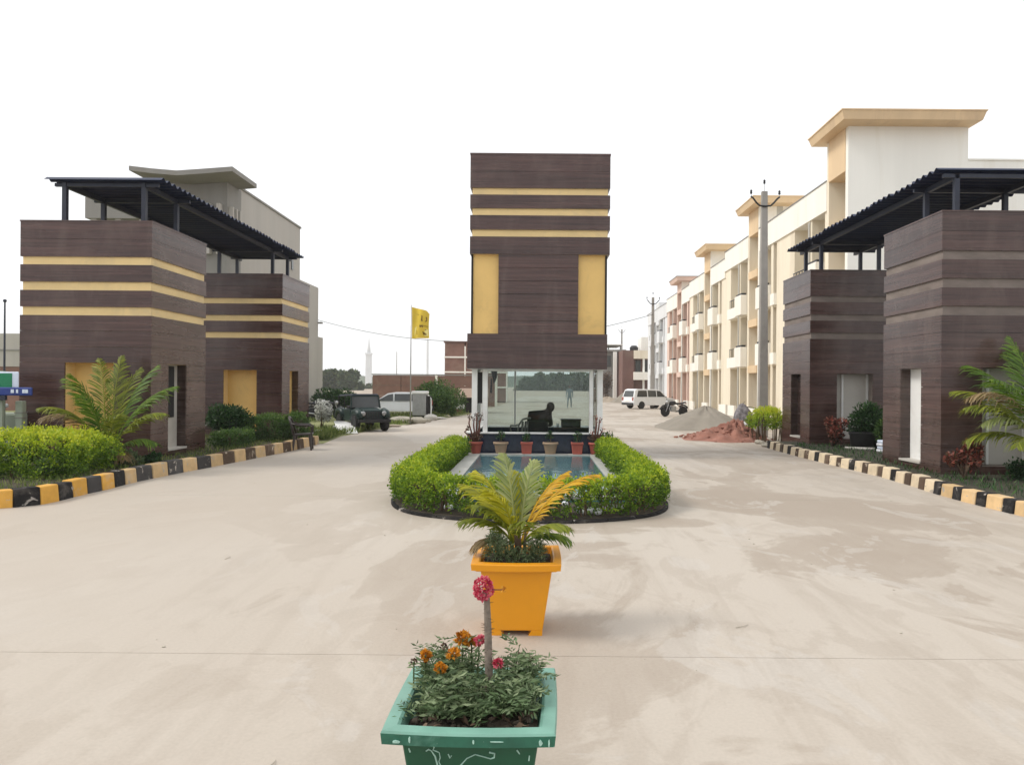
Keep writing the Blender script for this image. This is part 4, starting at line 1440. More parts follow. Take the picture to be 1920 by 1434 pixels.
    if gable:
        MB().box(FX - .062, FX + 4.75, a - .04, a - .001, 0, zt - .32).build('gable_wall', M['offwhite'], t)
        MB().box(FX + 4.75, Xb, a - .04, a + .004, 0, zp + .30).build('gable_wall', M['offwhite'], t)
        MB().box(FX + 4.75, Xb + .05, a - .09, a + .12, zp + .30, zp + .36).build('coping', M['offwhite'], t)
    # drain pipes on the piers
    for yy in (Yt - .17, Yt + 4.25):
        if Ya < yy < Yb:
            MB().tube([(FX - .05, yy, 0), (FX - .05, yy, zb - .1), (FX + .1, yy, zb)], .05, 8).build('drain_pipe', M['grey_shaft'], t)
    for yy, z in ((Yt + 5.4, 6.1), (Yt + 3.2, 3.0)):
        if Ya < yy < Yb - .5:
            MB().box(FX + .55, FX + .86, yy - .35, yy + .35, z + 1.9, z + 2.35).build('air_conditioner', M['white_trim'], t)
    # low front wall with gate gap
    for a, b, k in spans:
        if k in ('box', 'recess'):
            MB().box(FX - .75, FX - .62, a, b, 0, .62).build('front_wall', P_, t)
    return t


row_house('cream house with the tallest tan roofed stair tower, nearest in the right terrace', 30.0, 37.75, 30.0, 10.6, 12.55, 'cream', 'beige', 'tan', gable=True)
row_house('cream house behind the concrete pole, second in the right terrace', 37.75, 49.5, 41.9, 10.6, 12.2, 'cream', 'beige', 'tan')
row_house('cream house with pale stair tower, third in the right terrace', 49.5, 61.0, 53.5, 10.2, 11.75, 'cream', 'beige', 'tan')
row_house('salmon pink house with grey roof slab, fourth in the right terrace', 61.0, 71.6, 64.2, 10.0, 11.05, 'pinkish', 'salmon', 'pinkish')
row_house('white house at the far end of the right terrace beside the white car', 71.6, 84.0, 76.0, 9.7, 10.6, 'bluewhite', 'grey_shaft', 'bluewhite', tower=False)

# ================================================================== GREY BUILDING ON THE LEFT
lb = thing('grey_building', 'grey plastered building with bent roof slab rising behind the left canopy', 'building', (-18, 38, 0))
GXW = -14.0
MB().box(-17.2, GXW, 35.2, 44.0, 0, 10.85).build('side_wall', M['grey_light'], lb)
MB().box(GXW - .2, GXW + .06, 35.2, 44.05, 10.85, 10.95).build('coping', M['grey_wall'], lb)
MB().box(GXW + .002, GXW + .05, 42.4, 42.7, 8.2, 8.75).build('vent', M['winglass'], lb)
MB().box(-17.2, GXW - .1, 44.02, 48.1, 0, 7.9).build('rear_block', M['grey_light'], lb)
MB().box(-17.2, GXW - .1, 48.12, 49.2, 0, 4.75).build('rear_lean_to', M['grey_light'], lb)
MB().box(GXW - .1, GXW + .15, 48.0, 48.3, 5.6, 5.7).build('rain_spout', M['grey_wall'], lb)
MB().box(GXW - .06, GXW, 44.6, 45.0, .4, 2.6).build('door', M['grey_wall'], lb)
# stair head with fins and bent slab
MB().box(-17.2, GXW + .02, 33.6, 35.19, 0, 10.76).build('stair_head', M['grey_wall'], lb)
for i in range(6):
    x = -16.6 + i * .45
    MB().box(x, x + .16, 33.3, 33.595, 7.5, 9.75).build('fin', M['grey_light'], lb)
for i in range(3):
    y = 33.75 + i * .42
    MB().box(GXW + .022, GXW + .22, y, y + .14, 7.5, 9.7).build('fin', M['grey_light'], lb)
sl = MB()
secs = [(-17.6, 11.04, 10.84), (-16.6, 10.93, 10.72), (-15.55, 10.85, 10.64), (-14.5, 10.93, 10.72), (-13.15, 11.04, 10.84)]
vs_, fs = [], []
for x, zt_, zb_ in secs:
    vs_ += [(x, 32.1, zb_), (x, 34.9, zb_), (x, 34.9, zt_), (x, 32.1, zt_)]
for i in range(len(secs) - 1):
    for q in range(4):
        fs.append((i * 4 + q, i * 4 + (q + 1) % 4, i * 4 + 4 + (q + 1) % 4, i * 4 + 4 + q))
fs += [(0, 1, 2, 3), tuple(4 * (len(secs) - 1) + q for q in range(4))]
sl.add(vs_, fs).build('roof_slab', M['grey_wall'], lb)
# front wing with an open loggia
MB().box(-20.5, -17.21, 33.8, 35.19, 9.15, 10.1).build('loggia_beam', M['grey_wall'], lb)
for x in (-20.3, -19.2, -18.1):
    MB().box(x, x + .25, 33.9, 34.15, 6.2, 9.148).build('loggia_column', M['grey_light'], lb)
MB().box(-20.5, -17.21, 33.8, 35.19, 0, 6.2).build('wing_wall', M['grey_wall'], lb)

# wall and low house at the far left edge
fl = thing('low_house', 'pale low house with brick base at the far left edge', 'house', (-33, 44, 0))
MB().box(-40, -26.8, 44, 50, 2.6, 4.55).build('upper_wall', M['grey_light'], fl)
MB().box(-40.05, -26.75, 43.95, 50.05, 3.55, 3.62).build('string_course', M['grey_wall'], fl)
MB().box(-40, -26.8, 44.05, 50, 0, 2.6).build('base_wall', M['brick_mass'], fl)
tp_ = thing('thin_pole', 'thin dark pole at the far left edge above the low house', 'pole', (-21.6, 30.3, 0))
MB().tube([(-21.6, 30.3, 0), (-21.6, 30.3, 5.0)], [.05, .03], 8).build('shaft', M['navy'], tp_)
MB().ball((-21.6, 30.3, 5.0), .07, 8, 6).build('cap', M['navy'], tp_)

# signs at the left edge behind the hedge
sg = thing('green_sign', 'green board with white edges on a post at the left edge', 'sign', (-10.42, 14.6, 0))
q = W(0, 704, 14.6)
MB().box(-11.1, -10.12, 14.58, 14.61, 1.62, 1.93).build('board', M['lettering'], sg, bevel=.03)
MB().box(-11.1, -10.24, 14.57, 14.579, 1.62, 1.90).build('panel', M['signgreen'], sg)
MB().box(-10.54, -10.45, 14.62, 14.70, 0, 1.95).build('post', M['postgreen'], sg)
sb = thing('blue_sign', 'blue rounded sign with white lettering below the green board', 'sign', (-10.3, 14.4, 0))
MB().box(-11.1, -9.72, 14.38, 14.42, 1.47, 1.63).build('board', M['signblue'], sb, bevel=.035)
MB().box(-11.1, -10.22, 14.36, 14.42, 1.38, 1.468).build('lower_band', M['navy'], sb)
for x0, x1 in ((-9.90, -9.85), (-9.845, -9.79), (-10.02, -9.98), (-10.12, -10.06), (-10.9, -10.4)):
    MB().box(x0, x1, 14.372, 14.378, 1.52, 1.59).build('letter', M['lettering'], sb)
MB().box(-10.40, -10.33, 14.44, 14.5, 0, 1.45).build('post', M['postgreen'], sb)
pp = thing('grey_post', 'pale grey green post with a round cap beside the blue sign', 'post', (-10.17, 14.7, 0))
MB().box(-10.24, -10.10, 14.66, 14.8, 0, 1.36).build('shaft', M['postgreen'], pp, bevel=.02)
for z in (1.02, 1.12):
    MB().box(-10.25, -10.09, 14.65, 14.81, z, z + .02).build('band', M['grey_wall'], pp)
pc_ = thing('grey_cabinet', 'pale grey green cabinet behind the hedge at the left edge', 'cabinet', (-10.8, 14.9, 0))
MB().box(-11.4, -10.3, 14.85, 15.15, .1, 1.12).build('body', M['postgreen'], pc_, bevel=.05)
MB().tube([(-11.0, 14.8, 1.1), (-10.7, 14.75, 1.2), (-10.45, 14.75, 1.27)], .04, 8).build('handle', M['whitestone'], pc_, smooth=True)

# ================================================================== BRICK WALLS AND FAR HOUSES
bw = thing('brick_wall', 'long red brown brick compound wall with white pillars behind the flag', 'wall', (-8, 60, 0))
xs_ = [-13.2, -10.9, -8.05, -4.4, -3.2]
for i in range(4):
    for r_ in range(3):
        MB().box(xs_[i] + .02, xs_[i + 1] - .02, 60 + .02 * (r_ % 2), 60.3, .0 + r_ * .82 + .01, .82 * (r_ + 1) - .01).build('wall_panel', M['brick_mass'], bw)
for x in xs_[2:3] + [-3.25]:
    MB().box(x - .09, x + .09, 59.9, 60.35, 0, 2.48).build('pillar', M['parapet'], bw)
MB().box(-13.25, -3.1, 59.95, 60.35, 2.47, 2.56).build('coping', M['grey_wall'], bw)
bh = thing('brick_house', 'brick house with white grid frame behind the compound wall', 'house', (-6.5, 75, 0))
for i in range(3):
    for j in range(4):
        MB().box(-9.3 + i * 2.1 + .06, -9.3 + (i + 1) * 2.1 - .06, 75.05, 79, .05 + j * 1.5, .05 + (j + 1) * 1.5 - .12).build('wall_panel', M['brick_mass'], bh)
for i in range(1, 4):
    MB().box(-9.3 + i * 2.1 - .07, -9.3 + i * 2.1 + .07, 74.98, 75.3, 0, 5.6).build('frame_post', M['parapet'], bh)
for j in range(1, 4):
    MB().box(-9.3, -3.0, 74.96, 75.3, .05 + j * 1.5 - .13, .05 + j * 1.5 + .02).build('frame_beam', M['parapet'], bh)
MB().box(-9.35, -2.95, 74.9, 79.1, 5.95, 6.1).build('roof_slab', M['brown_wall'], bh)

hs = thing('brown_house', 'brown two storey house with cream balcony behind the white car', 'house', (13, 104, 0))
MB().box(11.5, 13.0, 100, 108, 0, 6.5).build('side_wall', M['brown_wall'], hs)
MB().box(13.0, 16, 100.6, 108, 0, 6.4).build('front_wall', M['brown_wall'], hs)
MB().box(12.98, 16, 99.8, 100.6, 5.4, 6.5).build('roof_band', M['cream'], hs)
MB().box(12.95, 15.2, 99.2, 100.5, 2.55, 3.6).build('balcony_front', M['parapet'], hs)
for x in (14.2, 15.3):
    MB().box(x, x + .25, 99.9, 100.15, 0, 5.4).build('column', M['offwhite'], hs)
MB().box(13.3, 14.0, 100.5, 100.59, 3.6, 5.2).build('window', M['winglass'], hs)
MB().box(14.55, 15.2, 100.5, 100.59, 3.6, 5.2).build('window', M['winglass'], hs)
MB().lathe([(.55, 0), (.6, .5), (.35, .8)], (13.4, 103, 6.5), 14).build('water_tank', M['black'], hs)
MB().box(14.2, 15.4, 101.5, 105, 6.5, 8.4).build('roof_room', M['offwhite'], hs)
hg = thing('grey_house', 'weathered grey house with thin roof slab beside the brown house', 'house', (10.5, 108, 0))
MB().box(8.6, 11.3, 106, 114, 0, 6.6).build('wall', M['grey_wall'], hg)
MB().box(8.2, 12.6, 105.2, 114.4, 6.6, 6.85).build('roof_slab', M['grey_wall'], hg)
MB().box(8.3, 12.2, 105.4, 114, 7.5, 7.62).build('roof_slab', M['offwhite'], hg)
for x in (8.6, 10.2, 11.9):
    MB().box(x, x + .15, 107, 107.15, 6.85, 7.5).build('roof_post', M['grey_wall'], hg)
MB().box(9.9, 10.5, 105.9, 105.99, 4.4, 6.0).build('window', M['winglass'], hg)
MB().box(10.75, 11.25, 104.6, 105.2, 0, 6.5).build('white_column', M['offwhite'], hg)

# far spire and masts in the haze
spi = thing('far_tower', 'slender white tower standing hazy on the horizon left of the flag', 'tower', (-67, 300, 0))
MB().frustum((-67.5, 300), 1.15, 1.0, 0, 13.5).build('shaft', M['spire'], spi)
MB().frustum((-67.5, 300), 1.3, 1.2, 13.5, 14.2).build('gallery', M['spire'], spi)
MB().lathe([(.75, 14.2), (.65, 16.0), (.35, 18.0), (.08, 21.5)], (-67.5, 300, 0), 12).build('spire', M['spire'], spi, smooth=True)
for (x, y, h, lb_) in ((-37.5, 200, 10.5, 'thin mast on the horizon left of the flag pole'), (-30.0, 205, 14.0, 'thicker pale mast on the horizon right of the flag pole')):
    ms = thing('far_mast', lb_, 'mast', (x, y, 0), 0, 'masts on the horizon')
    MB().tube([(x, y, 0), (x, y, h)], [.35 if h > 12 else .14, .3 if h > 12 else .08], 8).build('shaft', M['spire' if h > 12 else 'pole'], ms)

# wooded ridges
def ridge(name, x0, x1, y, h, seed, mat='hill', dep=60):
    rg = np.random.default_rng(seed)
    n_ = 60
    xs2 = np.linspace(x0, x1, n_)
    prof = np.zeros(n_)
    for k in range(1, 7):
        prof += np.sin(xs2 / (x1 - x0) * 6.28 * k * 1.3 + rg.uniform(0, 6.28)) / k
    prof = (prof - prof.min()) / (prof.max() - prof.min())
    env = np.sin(np.linspace(0, math.pi, n_)) ** .35
    vs2, fs2 = [], []
    rows = 6
    for j in range(rows + 1):
        a = j / rows
        for i in range(n_):
            vs2.append((xs2[i], y + dep * a, -.5 + h * env[i] * (.55 + .45 * prof[i]) * math.sin(a * math.pi / 2) ** .8 + rg.uniform(-.02, .02) * h))
    for j in range(rows):
        for i in range(n_ - 1):
            a = j * n_ + i
            fs2.append((a, a + 1, a + 1 + n_, a + n_))
    return struct(MB().add(vs2, fs2).build(name, M[mat], smooth=True))


ridge('hill', -330, 130, 560, 12, 3)
ridge('hill', -600, -120, 640, 17, 5, dep=120)
ridge('hill', -60, 500, 620, 13, 9, dep=120)


def far_wood(label, x0, x1, y, h, n_, lump, size, mat='leaf_far'):
    lumps = []
    k = int((x1 - x0) / lump * 2.2)
    for i in range(k):
        u_ = (i + .5) / k
        e_ = min(1, 6 * u_, 6 * (1 - u_)) ** .6
        hh_ = h * e_ * random.uniform(.72, 1.0)
        x = x0 + (x1 - x0) * u_
        for z in np.arange(lump * .3, hh_, lump * .8):
            lumps.append((x + random.uniform(-.4, .4) * lump, y + random.uniform(-1, 1) * lump, min(z, hh_ - lump * .5), lump * .7, lump * .7, lump * .6))
    p, d = lump_cloud(n_, lumps, .5)
    p[:, 2] = np.maximum(p[:, 2], 0.02)
    o = leaf_object('far_wood', M[mat], p, d, size, None, .8, kind='stuff')
    o['label'] = label
    o['category'] = 'trees'
    return o


far_wood('dark wood on the horizon beside the grey building', -62, -47.5, 200, 5.2, 9000, 2.2, .9)
far_wood('scattered trees on the horizon seen through the guard cabin', -6, 22, 240, 5.5, 9000, 2.4, .9)
far_wood('low tree line on the horizon behind the field', -60, -20, 260, 3.4, 6000, 1.8, .8)

# ================================================================== POLES AND WIRE
def utility_pole(label, x, y, h, w0, w1, arms=True):
    t = thing('utility_pole', label, 'pole', (x, y, 0), 0, 'concrete power poles on the right')
    MB().hexa([(x - w0 / 2, y - w0 / 2.6, 0), (x + w0 / 2, y - w0 / 2.6, 0), (x + w0 / 2, y + w0 / 2.6, 0), (x - w0 / 2, y + w0 / 2.6, 0),
               (x - w1 / 2, y - w1 / 2.6, h), (x + w1 / 2, y - w1 / 2.6, h), (x + w1 / 2, y + w1 / 2.6, h), (x - w1 / 2, y + w1 / 2.6, h)]).build('shaft', M['pole'], t, bevel=.02)
    zc = h - .52
    br = [(-.50, .32), (-.42, .26), (-.30, .10), (-.19, .0), (0, -.02), (.19, .0), (.30, .10), (.42, .24), (.50, .30)]
    MB().tube([(x + a, y - w1 / 2.6 - .03, zc + b) for a, b in br], .032, 8).build('bracket', M['black'], t, smooth=True)
    for a, b in ((-.49, .40), (.49, .38), (0, .78)):
        yy = y - w1 / 2.6 - .03 if a else y
        MB().tube([(x + a, yy, zc + b - (.09 if a else .26)), (x + a, yy, zc + b)], .010, 6).build('pin', M['steel'], t)
        MB().lathe([(.02, 0), (.045, .03), (.03, .07), (.045, .10), (.02, .15)], (x + a, yy, zc + b), 10).build('insulator', M['black'], t, smooth=True)
    return t


utility_pole('tall tapering concrete power pole in front of the cream houses', 7.88, 26.0, 8.55, .33, .20)
utility_pole('far concrete power pole with wire beside the white house', 9.15, 59.0, 8.75, .33, .20)
utility_pole('farthest concrete power pole standing behind the grey house', 13.3, 117.0, 10.6, .33, .22)
wire = []
pa, pb = Vector((9.15, 58.9, 7.4)), Vector((-21.5, 66, 8.0))
for i in range(41):
    u_ = i / 40
    p = pa.lerp(pb, u_)
    p.z -= 4 * u_ * (1 - u_) * 2.35
    wire.append(p)
tag(MB().tube(wire, .022, 5).build('power_wire', M['black']), 'thin sagging power wire crossing behind the tower and the flag', 'wire')

# ================================================================== FLAG
fx_, fy_ = W(770, 700, 33).x, 33.0
fg = thing('flag_pole', 'tall thin steel pole carrying the yellow flag', 'pole', (fx_, fy_, 0))
MB().tube([(fx_, fy_, 0), (fx_, fy_, 2.6), (fx_, fy_, 5.25)], [.03, .026, .02], 8).build('shaft', M['steel'], fg, smooth=True)
fl_ = thing('flag', 'yellow flag with brown print hanging from the thin steel pole', 'flag', (fx_ + .02, fy_, 3.75))


def flagpt(u_, v_, off=0.0):
    """u along the fly, v down the hoist"""
    x = fx_ + .03 + .78 * u_ * (1 - .04 * math.sin(v_ * 3))
    top = 5.16 - .19 * u_ - (.12 * max(0, u_ - .85) / .15)
    bot = 3.76 + .03 * u_
    return (x, fy_ + .06 * math.sin(u_ * 7 + v_ * 2) + off, top + (bot - top) * v_)


def flagpatch(name, mat, poly, off, nx=1):
    m_ = MB()
    vs_ = [flagpt(a, b, off) for a, b in poly] + [flagpt(a, b, off - .002) for a, b in poly]
    k = len(poly)
    m_.add(vs_, [tuple(range(k)), tuple(reversed(range(k, 2 * k)))] + [(i, (i + 1) % k, (i + 1) % k + k, i + k) for i in range(k)])
    return m_.build(name, mat, fl_)


b = MB()
nu, nv = 16, 10
vs_ = []
for off in (0, .004):
    for j in range(nv + 1):
        for i in range(nu + 1):
            vs_.append(flagpt(i / nu, j / nv, off))
fs = []
k = (nu + 1) * (nv + 1)
for j in range(nv):
    for i in range(nu):
        a = j * (nu + 1) + i
        fs += [(a, a + 1, a + nu + 2, a + nu + 1), (k + a, k + a + 1, k + a + nu + 2, k + a + nu + 1)]
b.add(vs_, fs).build('cloth', M['flag'], fl_, smooth=True)


def strip(u0, v0, u1, v1, w):
    return [(u0, v0), (u1, v1), (u1, v1 + w), (u0, v0 + w)]


flagpatch('print_mark', M['flagmark'], strip(.27, .19, .58, .205, .012), -.006)
flagpatch('print_mark', M['flagmark'], strip(.58, .205, .88, .22, .04), -.006)
flagpatch('print_mark', M['flagmark'], [(.58, .22), (.64, .22), (.62, .40), (.55, .40)], -.006)
flagpatch('print_mark', M['flagmark'], [(.82, .24), (.90, .24), (.89, .36), (.80, .42), (.78, .40), (.85, .34)], -.006)
flagpatch('print_mark', M['flagmark'], strip(.55, .37, .66, .37, .03), -.007)
flagpatch('print_mark', M['flagmark'], [(.46, .545), (.64, .53), (.68, .62), (.48, .63)], -.006)
flagpatch('print_mark', M['flagmark'], strip(.62, .54, .97, .53, .018), -.007)
flagpatch('print_patch', M['flaglight'], [(.18, .66), (.30, .60), (.95, .66), (.95, .92), (.16, .92)], -.005)
flagpatch('print_mark', M['flagmark'], [(.30, .73), (.66, .76), (.92, .88), (.30, .87)], -.0075)
flagpatch('print_mark', M['flagmark'], strip(.78, .68, .88, .68, .03), -.0075)
# =============================================================== END PART 3

# ================================================================== PLANTING
def box_hedge(name, label, x0, x1, y0, y1, z0, z1, n_, size, mat, top=.35, group=None, stems=10, wob=.07, skirt=0.0):
    t = thing(name, label, 'hedge', ((x0 + x1) / 2, (y0 + y1) / 2, z0), 0, group)
    hx, hy, hz = (x1 - x0) / 2, (y1 - y0) / 2, (z1 - z0) / 2
    cx, cy, cz = (x0 + x1) / 2, (y0 + y1) / 2, (z0 + z1) / 2
    d = RNG.normal(size=(n_, 3))
    d = unit(d)
    k = 1.0 / (np.abs(d[:, 0]) ** 5 + np.abs(d[:, 1]) ** 5 + np.abs(d[:, 2]) ** 5) ** .2
    p = d * k[:, None] * (0.75 + .28 * RNG.uniform(0, 1, n_) ** .6)[:, None]
    w_ = 1 + wob * np.sin(p[:, 0] * hx * 7 + 1) + wob * np.sin(p[:, 1] * hy * 8) + wob * np.sin(p[:, 0] * hx * 3.1 + p[:, 1] * hy * 2.3)
    p = np.array([cx, cy, cz]) + p * np.array([hx, hy, hz]) * w_[:, None]
    ok = p[:, 2] > z0 + skirt
    p, d = p[ok], d[ok]
    p, d, ct_ = clumped(p, d, max(60, len(p) // 14), size * .6)
    ok = p[:, 2] > z0 + skirt * .9
    p, d, ct_ = p[ok], d[ok], ct_[ok]
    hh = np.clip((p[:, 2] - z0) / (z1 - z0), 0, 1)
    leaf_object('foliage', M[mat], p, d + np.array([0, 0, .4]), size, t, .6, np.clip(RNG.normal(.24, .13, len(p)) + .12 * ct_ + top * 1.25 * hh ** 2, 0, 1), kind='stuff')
    for i in range(stems):
        x, y = random.uniform(x0 + .1 * hx, x1 - .1 * hx), random.uniform(y0 + .1 * hy, y1 - .1 * hy)
        MB().tube([(x, y, z0 - .02), (x + random.uniform(-.04, .04), y, cz), (x + random.uniform(-.1, .1), y + random.uniform(-.08, .08), z1 - .12 * hz)], [.02, .015, .006], 6).build('stem', M['bark'], t)
    return t


GZ = .17
box_hedge('garden_hedge', 'mounded golden green hedge behind the orange kerb, left foreground', -10.6, -7.45, 11.9, 13.9, GZ, .86, 30000, .048, 'leaf_hedge', .55, wob=.05)
box_hedge('garden_hedge', 'low rounded hedge beside the doorway slot of the near left booth', -8.0, -7.25, 18.0, 19.4, GZ, .52, 5000, .05, 'leaf_mid', .3)
box_hedge('garden_hedge', 'clipped green hedge block under the yellow panel by the plastic chair', -8.1, -6.95, 20.1, 21.3, GZ, .80, 9000, .05, 'leaf_mid', .35)
box_hedge('garden_hedge', 'small rounded hedge at the front corner of the far left booth', -7.15, -6.62, 20.9, 21.7, GZ, .84, 4500, .05, 'leaf_mid', .3)
box_hedge('garden_hedge', 'lime topped leggy hedge at the foot of the concrete pole', 6.95, 8.0, 23.6, 25.0, .0, .98, 9000, .06, 'leaf_hedge', .6, skirt=.45, stems=26)
box_hedge('garden_hedge', 'low dark hedge in front of the recess of the near right booth', 8.4, 10.2, 12.6, 13.4, GZ, .46, 7000, .05, 'leaf_dark', .1)
bush('shrub', 'dark green spreading shrub before the yellow panel of the far left booth', 'shrub', (-8.35, 20.4, GZ), (.75, .6, .52), 6500, .09, 'leaf_dark', k=16, aspect=.35)
bush('shrub', 'dark green bush in front of the pale recess of the far right booth', 'shrub', (8.85, 19.9, GZ), (.52, .45, .55), 5200, .10, 'leaf_dark', k=14, aspect=.32)
bush('shrub', 'lighter green upright plant at the back corner of the near right booth', 'shrub', (8.82, 18.9, GZ), (.2, .2, .40), 900, .12, 'leaf_mid', k=8, aspect=.3)
bush('shrub', 'reddish pink shrub at the corner of the far right booth', 'shrub', (8.05, 20.2, GZ), (.46, .34, .40), 1000, .085, 'leaf_red', k=9, stems=9, aspect=.7, sub=.33)
bush('shrub', 'deep red leaved shrub beside the kerb at the near right booth', 'shrub', (7.5, 13.05, GZ), (.32, .28, .40), 800, .075, 'leaf_red', k=9, stems=9, aspect=.65, sub=.3)
bush('shrub', 'small white blossomed shrub beyond the far left booth', 'shrub', (-8.05, 28.0, 0.0), (.42, .36, .50), 1700, .07, 'blossom', k=9, aspect=.8, lift=.5)
bush('shrub', 'tall green bush left of the small hut', 'bush', (-6.2, 44.0, 0.0), (1.6, 1.2, 1.05), 6000, .14, 'leaf_mid', k=18, aspect=.5)
bush('shrub', 'green bush between the grey cabinet and the hut', 'bush', (-4.9, 41.0, 0.0), (1.0, .8, .85), 4000, .13, 'leaf_mid', k=14, aspect=.5)
bush('shrub', 'dark scrubby bush behind the parked motorbikes', 'bush', (-12.4, 46.0, 0.0), (1.6, 1.3, .75), 4200, .14, 'leaf_dark', k=14)
bush('shrub', 'low scrub under the grey building wall', 'bush', (-14.2, 50.5, 0.0), (2.0, 1.4, .7), 4200, .15, 'leaf_mid', k=14)
bush('tree', 'bare greyish small tree beside the grey far house', 'tree', (8.6, 92.0, 0.0), (.9, .9, 2.2), 1500, .2, 'drybrown', k=10, stems=8)
# low plants along the left bed
for i, (x, y, r_) in enumerate([(-8.4, 13.6, .28), (-7.7, 14.5, .25), (-9.3, 12.2, .3), (-8.0, 12.6, .24), (-7.25, 14.6, .2)]):
    bush('ground_plant', ['broad pale leaved plant under the left palm', 'low leafy plant at the near left booth foot', 'grey green low plant under the golden hedge', 'small leafy plant between hedge and kerb', 'low plant beside the booth corner and kerb'][i], 'plant', (x, y - .35, GZ), (r_, r_ * .8, r_ * .55), 420, .09, 'leaf_grey' if i % 2 else 'leaf_dark', k=6, stems=3)

# grass in the beds and in the field
def grass(name, label, n_, fn, size, mat='seedling', aspect=.12):
    p = fn(n_)
    o = leaf_object(name, M[mat], p, np.tile([0, 0, 1.0], (len(p), 1)), size, None, aspect, None, .45, kind='stuff')
    o['label'] = label
    o['category'] = 'grass'
    return o


def left_bed(n_):
    y = RNG.uniform(10.4, 23, n_)
    kx = np.interp(y, [p.y for p in LK], [p.x for p in LK]) - .3
    x = kx - RNG.uniform(0, 1, n_) ** 1.3 * 4.5
    return np.stack([x, y, np.full(n_, GZ)], 1)


def right_bed(n_):
    y = RNG.uniform(9.5, 20.5, n_)
    kx = np.interp(y, [p.y for p in RK], [p.x for p in RK]) + .3
    x = kx + RNG.uniform(0, 1, n_) ** 1.2 * 4
    return np.stack([x, y, np.full(n_, GZ)], 1)


def field_pts(n_):
    y = 23 + RNG.uniform(0, 1, n_) ** 1.6 * 36
    ex = np.interp(y, [p.y for p in e_line], [p.x for p in e_line]) - .1
    x = ex - RNG.uniform(0, 1, n_) ** 1.2 * (6 + (y - 23) * .35)
    m_ = np.sin(x * 1.1 + 2) + np.sin(y * .8) + np.sin(x * .4 - y * .5) > -.6
    return np.stack([x, y, np.full(n_, .004)], 1)[m_]


e_line = [G(605, 832), G(640, 818), G(722, 803), G(800, 789), G(880, 777), Vector((-4.9, 62, 0))]
grass('bed_grass', 'sparse grass in the left garden bed', 9000, left_bed, .10)
grass('lawn_grass', 'shaded grass in the right garden bed', 3500, right_bed, .11, 'leaf_dark', .14)
grass('field_grass', 'rough grass on the open ground left of the drive', 26000, field_pts, .22)


# ------------------------------------------------------------------ palms beside the booths
def garden_palm(label, x, y, z, spec, canes=6, spread=.22):
    t = thing('garden_palm', label, 'palm', (x, y, z), 0, 'palms beside the booths')
    for i in range(canes):
        a = random.uniform(0, 6.28)
        r_ = spread * random.uniform(.3, 1)
        MB().tube([(x + r_ * .5 * math.cos(a), y + r_ * .5 * math.sin(a), GZ - .02), (x + r_ * .7 * math.cos(a), y + r_ * .7 * math.sin(a), z + .35), (x + r_ * math.cos(a), y + r_ * math.sin(a), z + .75)], [.04, .035, .02], 8).build('cane', M['frond_cane'], t, smooth=True)
    for i, (m_, az, lf, ln, dr, wd, zb_) in enumerate(spec):
        a = R(az)
        frond(t, m_, (x + spread * .6 * math.cos(a), y + spread * .6 * math.sin(a), z + zb_), a, R(lf), ln, R(dr), wd * 1.4, 40, i + int(abs(x) * 100), .2, .38, .0125, .95)
    return t


M['frond_cane'] = plain('green yellow palm cane', (0.12, 0.13, 0.035), 0.6, 0.3, 8)
p = W(205, 850, 14.2)
garden_palm('green feather palm in front of the yellow panel of the near left booth', -8.15, 14.2, GZ,
            [('frond_olive', 95, 86, 1.85, 25, .30, .3), ('frond_olive', 130, 80, 1.85, 34, .30, .35), ('frond_green', 50, 78, 1.75, 42, .30, .4), ('frond_green', 15, 68, 1.6, 60, .30, .4), ('frond_olive', -10, 56, 1.35, 70, .28, .35),
             ('frond_green', 165, 76, 1.6, 60, .30, .4), ('frond_dry', 190, 64, 1.3, 110, .30, .4), ('frond_olive', 215, 70, 1.35, 90, .28, .35), ('frond_dry', 235, 52, 1.0, 115, .28, .3), ('frond_green', 270, 78, 1.4, 70, .28, .3),
             ('frond_olive', 310, 66, 1.25, 80, .28, .3), ('frond_green', 350, 38, 1.0, 75, .26, .25), ('frond_olive', 70, 84, 1.7, 40, .28, .3), ('frond_dry', 320, 30, .75, 90, .24, .2), ('frond_green', 250, 84, 1.6, 50, .28, .3)])
garden_palm('broad green palm with one dry fan frond beside the near right booth', 8.75, 12.75, GZ + .22,
            [('frond_green', 90, 80, 1.95, 40, .40, .4), ('frond_green', 130, 72, 1.9, 60, .40, .4), ('frond_green', 200, 68, 1.75, 75, .38, .45), ('frond_olive', 182, 52, 1.55, 78, .36, .45), ('frond_dry', 176, 66, 1.55, 112, .34, .6), ('frond_pale', 188, 45, 1.25, 88, .30, .5),
             ('frond_olive', 172, 30, 1.25, 75, .32, .4), ('frond_olive', 215, 38, 1.15, 85, .32, .3), ('frond_green', 245, 62, 1.55, 85, .36, .3), ('frond_green', 280, 66, 1.5, 80, .36, .3), ('frond_green', 320, 60, 1.6, 75, .36, .3), ('frond_green', 0, 66, 1.8, 70, .38, .4),
             ('frond_green', 40, 72, 1.8, 60, .38, .4), ('frond_olive', 155, 62, 1.7, 75, .36, .4), ('frond_green', 110, 84, 2.0, 30, .4, .4), ('frond_green', 60, 82, 1.9, 35, .4, .4)], 7, .25)

